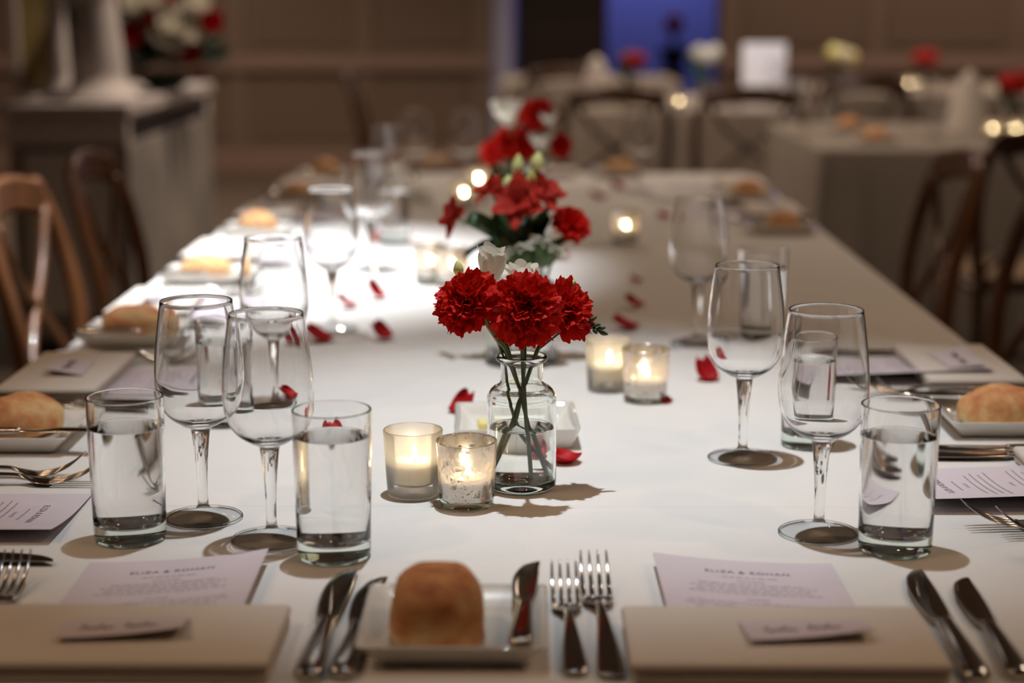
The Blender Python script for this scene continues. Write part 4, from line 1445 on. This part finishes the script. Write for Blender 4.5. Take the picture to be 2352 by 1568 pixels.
# big arrangement
rose_bloom = None
def bloom_mesh(name, m, r, seed):
    V, F = [], []
    vf = []
    rnd = random.Random(seed)
    for k in range(16):
        ring = k // 5
        sz = r * (1 - .22 * ring)
        a = k * 2.4
        tilt = R((70, 48, 28, 10)[min(ring, 3)])
        Rr = Matrix.Rotation(a, 3, 'Z') @ Matrix.Rotation(tilt - PI / 2, 3, 'X')
        Rr = Matrix.Rotation(a, 3, 'Z') @ Matrix.Rotation(PI / 2 - tilt, 3, 'X')
        vs, fs = [], []
        for i in range(5):
            u = i / 4
            for j in range(6):
                v = j / 5 * 2 - 1
                vs.append(Rr @ Vector((v * sz * .75 * math.sin(PI * (.15 + .7 * u)), u * sz, (u * u * .5 + v * v * .35) * sz)))
        for i in range(4):
            for j in range(5):
                q = i * 6 + j
                fs.append((q, q + 1, q + 7, q + 6))
        vf.append((vs, fs))
    V, F = join(*vf)
    return mesh(name, V, F, m)


bw, br = bloom_mesh('white_bloom', M['white_petal'], .075, 1), bloom_mesh('red_bloom', M['rose'], .062, 2)
yA = 6.75
cA = A(375, 110, yA)
def amb(u, v, dy=0): return A(u, v, yA + dy)
vb = thing('flower_bowl', 'low dark bowl under the big red and white arrangement on the counter', 'bowl', (cA.x, yA, zt))
obj('bowl_body', mesh('bowl_body', *lathe([(0, .002), (.05, .002), (.09, .03), (.11, .07), (.10, .07), (.08, .03), (0, .012)], 28), M['dark_leaf']), vb)
fg = thing('arrangement_foliage', 'dark green foliage mass of the big arrangement on the pale counter', 'foliage', (cA.x, yA, zt))
rnd = random.Random(5)
vf = []
for k in range(420):
    a = rnd.uniform(0, 2 * PI); el = rnd.uniform(-.15, 1.2); rr_ = rnd.uniform(.03, .19)
    p = Vector((math.cos(a) * math.cos(el) * rr_, math.sin(a) * math.cos(el) * rr_ * .7, .11 + math.sin(el) * rr_ * 1.3))
    d = Vector((math.cos(a), math.sin(a), rnd.uniform(-.3, .8))).normalized()
    s = d.cross(Vector((rnd.uniform(-1, 1), rnd.uniform(-1, 1), 1))).normalized()
    L_, w_ = rnd.uniform(.06, .10), rnd.uniform(.018, .028)
    vs = [p, p + d * L_ * .5 + s * w_, p + d * L_, p + d * L_ * .5 - s * w_]
    vf.append((vs, [(0, 1, 2, 3)]))
fo = obj('leaves', mesh('leaves', *join(*vf), M['dark_leaf']), fg)
fo['kind'] = 'stuff'
for k in range(5):
    obj('branch', mesh('branch', *tube([(0, 0, .02), (math.cos(k) * .05, math.sin(k) * .05, .12), (math.cos(k) * .11, math.sin(k) * .1, .26)], .003, 5, 4), M['stem']), fg)
fg2 = thing('column_foliage', 'dark green foliage showing between the two white columns on the counter', 'foliage', (A(172, 110, 6.5).x, 6.5, zt))
vf = []
for k in range(150):
    p = Vector((rnd.gauss(0, .035), rnd.gauss(0, .03), rnd.uniform(.02, .42)))
    d = Vector((rnd.uniform(-1, 1), rnd.uniform(-1, 1), rnd.uniform(-.2, 1))).normalized()
    sd = d.cross(Vector((rnd.uniform(-1, 1), rnd.uniform(-1, 1), 1))).normalized()
    L_, w_ = rnd.uniform(.05, .08), rnd.uniform(.014, .022)
    vf.append(([p, p + d * L_ * .5 + sd * w_, p + d * L_, p + d * L_ * .5 - sd * w_], [(0, 1, 2, 3)]))
fo = obj('leaves', mesh('leaves_between', *join(*vf), M['dark_leaf']), fg2)
fo['kind'] = 'stuff'
obj('branch', mesh('branch_between', *tube([(0, 0, .002), (.01, 0, .2), (-.01, 0, .42)], .004, 6, 4), M['stem']), fg2)
for u, v, c, lb, s in ((310, 22, 'w', 'ivory bloom at the upper left of the counter arrangement', .9), (360, 8, 'w', 'ivory bloom at the very top of the counter arrangement', .9),
                       (395, 70, 'w', 'ivory bloom in the middle of the counter arrangement', 1.1), (440, 90, 'w', 'ivory bloom at the right of the counter arrangement', 1.05),
                       (365, 100, 'w', 'ivory bloom low in the middle of the counter arrangement', .9), (450, 20, 'w', 'ivory bloom at the upper right of the counter arrangement', .8),
                       (410, 115, 'w', 'lowest ivory bloom of the counter arrangement', .8),
                       (303, 100, 'r', 'red bloom beside the thicker column', 1.0), (345, 55, 'r', 'red bloom between two ivory ones in the counter arrangement', .8),
                       (445, 138, 'r', 'red bloom at the lower right of the counter arrangement', .95), (488, 70, 'r', 'dark red bloom at the right edge of the counter arrangement', 1.0),
                       (398, 4, 'r', 'red bloom at the top of the counter arrangement', .7), (465, 182, 'r', 'small red bloom drooping at the counter edge', .6)):
    p = amb(u, v, -.19)
    o = obj('rose_bloom', bw if c == 'w' else br, loc=p)
    o.rotation_euler = (R(48), 0, random.uniform(-.3, .7))
    o.scale = (s, s, s)
    tag(o, lb, 'flower')

# real refraction of the pin spots through the glassware
for l in bpy.data.lights:
    if l.name.startswith('pin_spot'):
        l.cycles.is_caustics_light = True
for o in bpy.data.objects:
    if o.type == 'MESH':
        nm = o.name.split('.')[0]
        if nm in ('bowl', 'stem', 'glass_wall', 'glass_base', 'water', 'bottle_wall', 'bottle_base'):
            o.cycles.is_caustics_caster = True
        elif nm == 'tablecloth':
            o.cycles.is_caustics_receiver = True
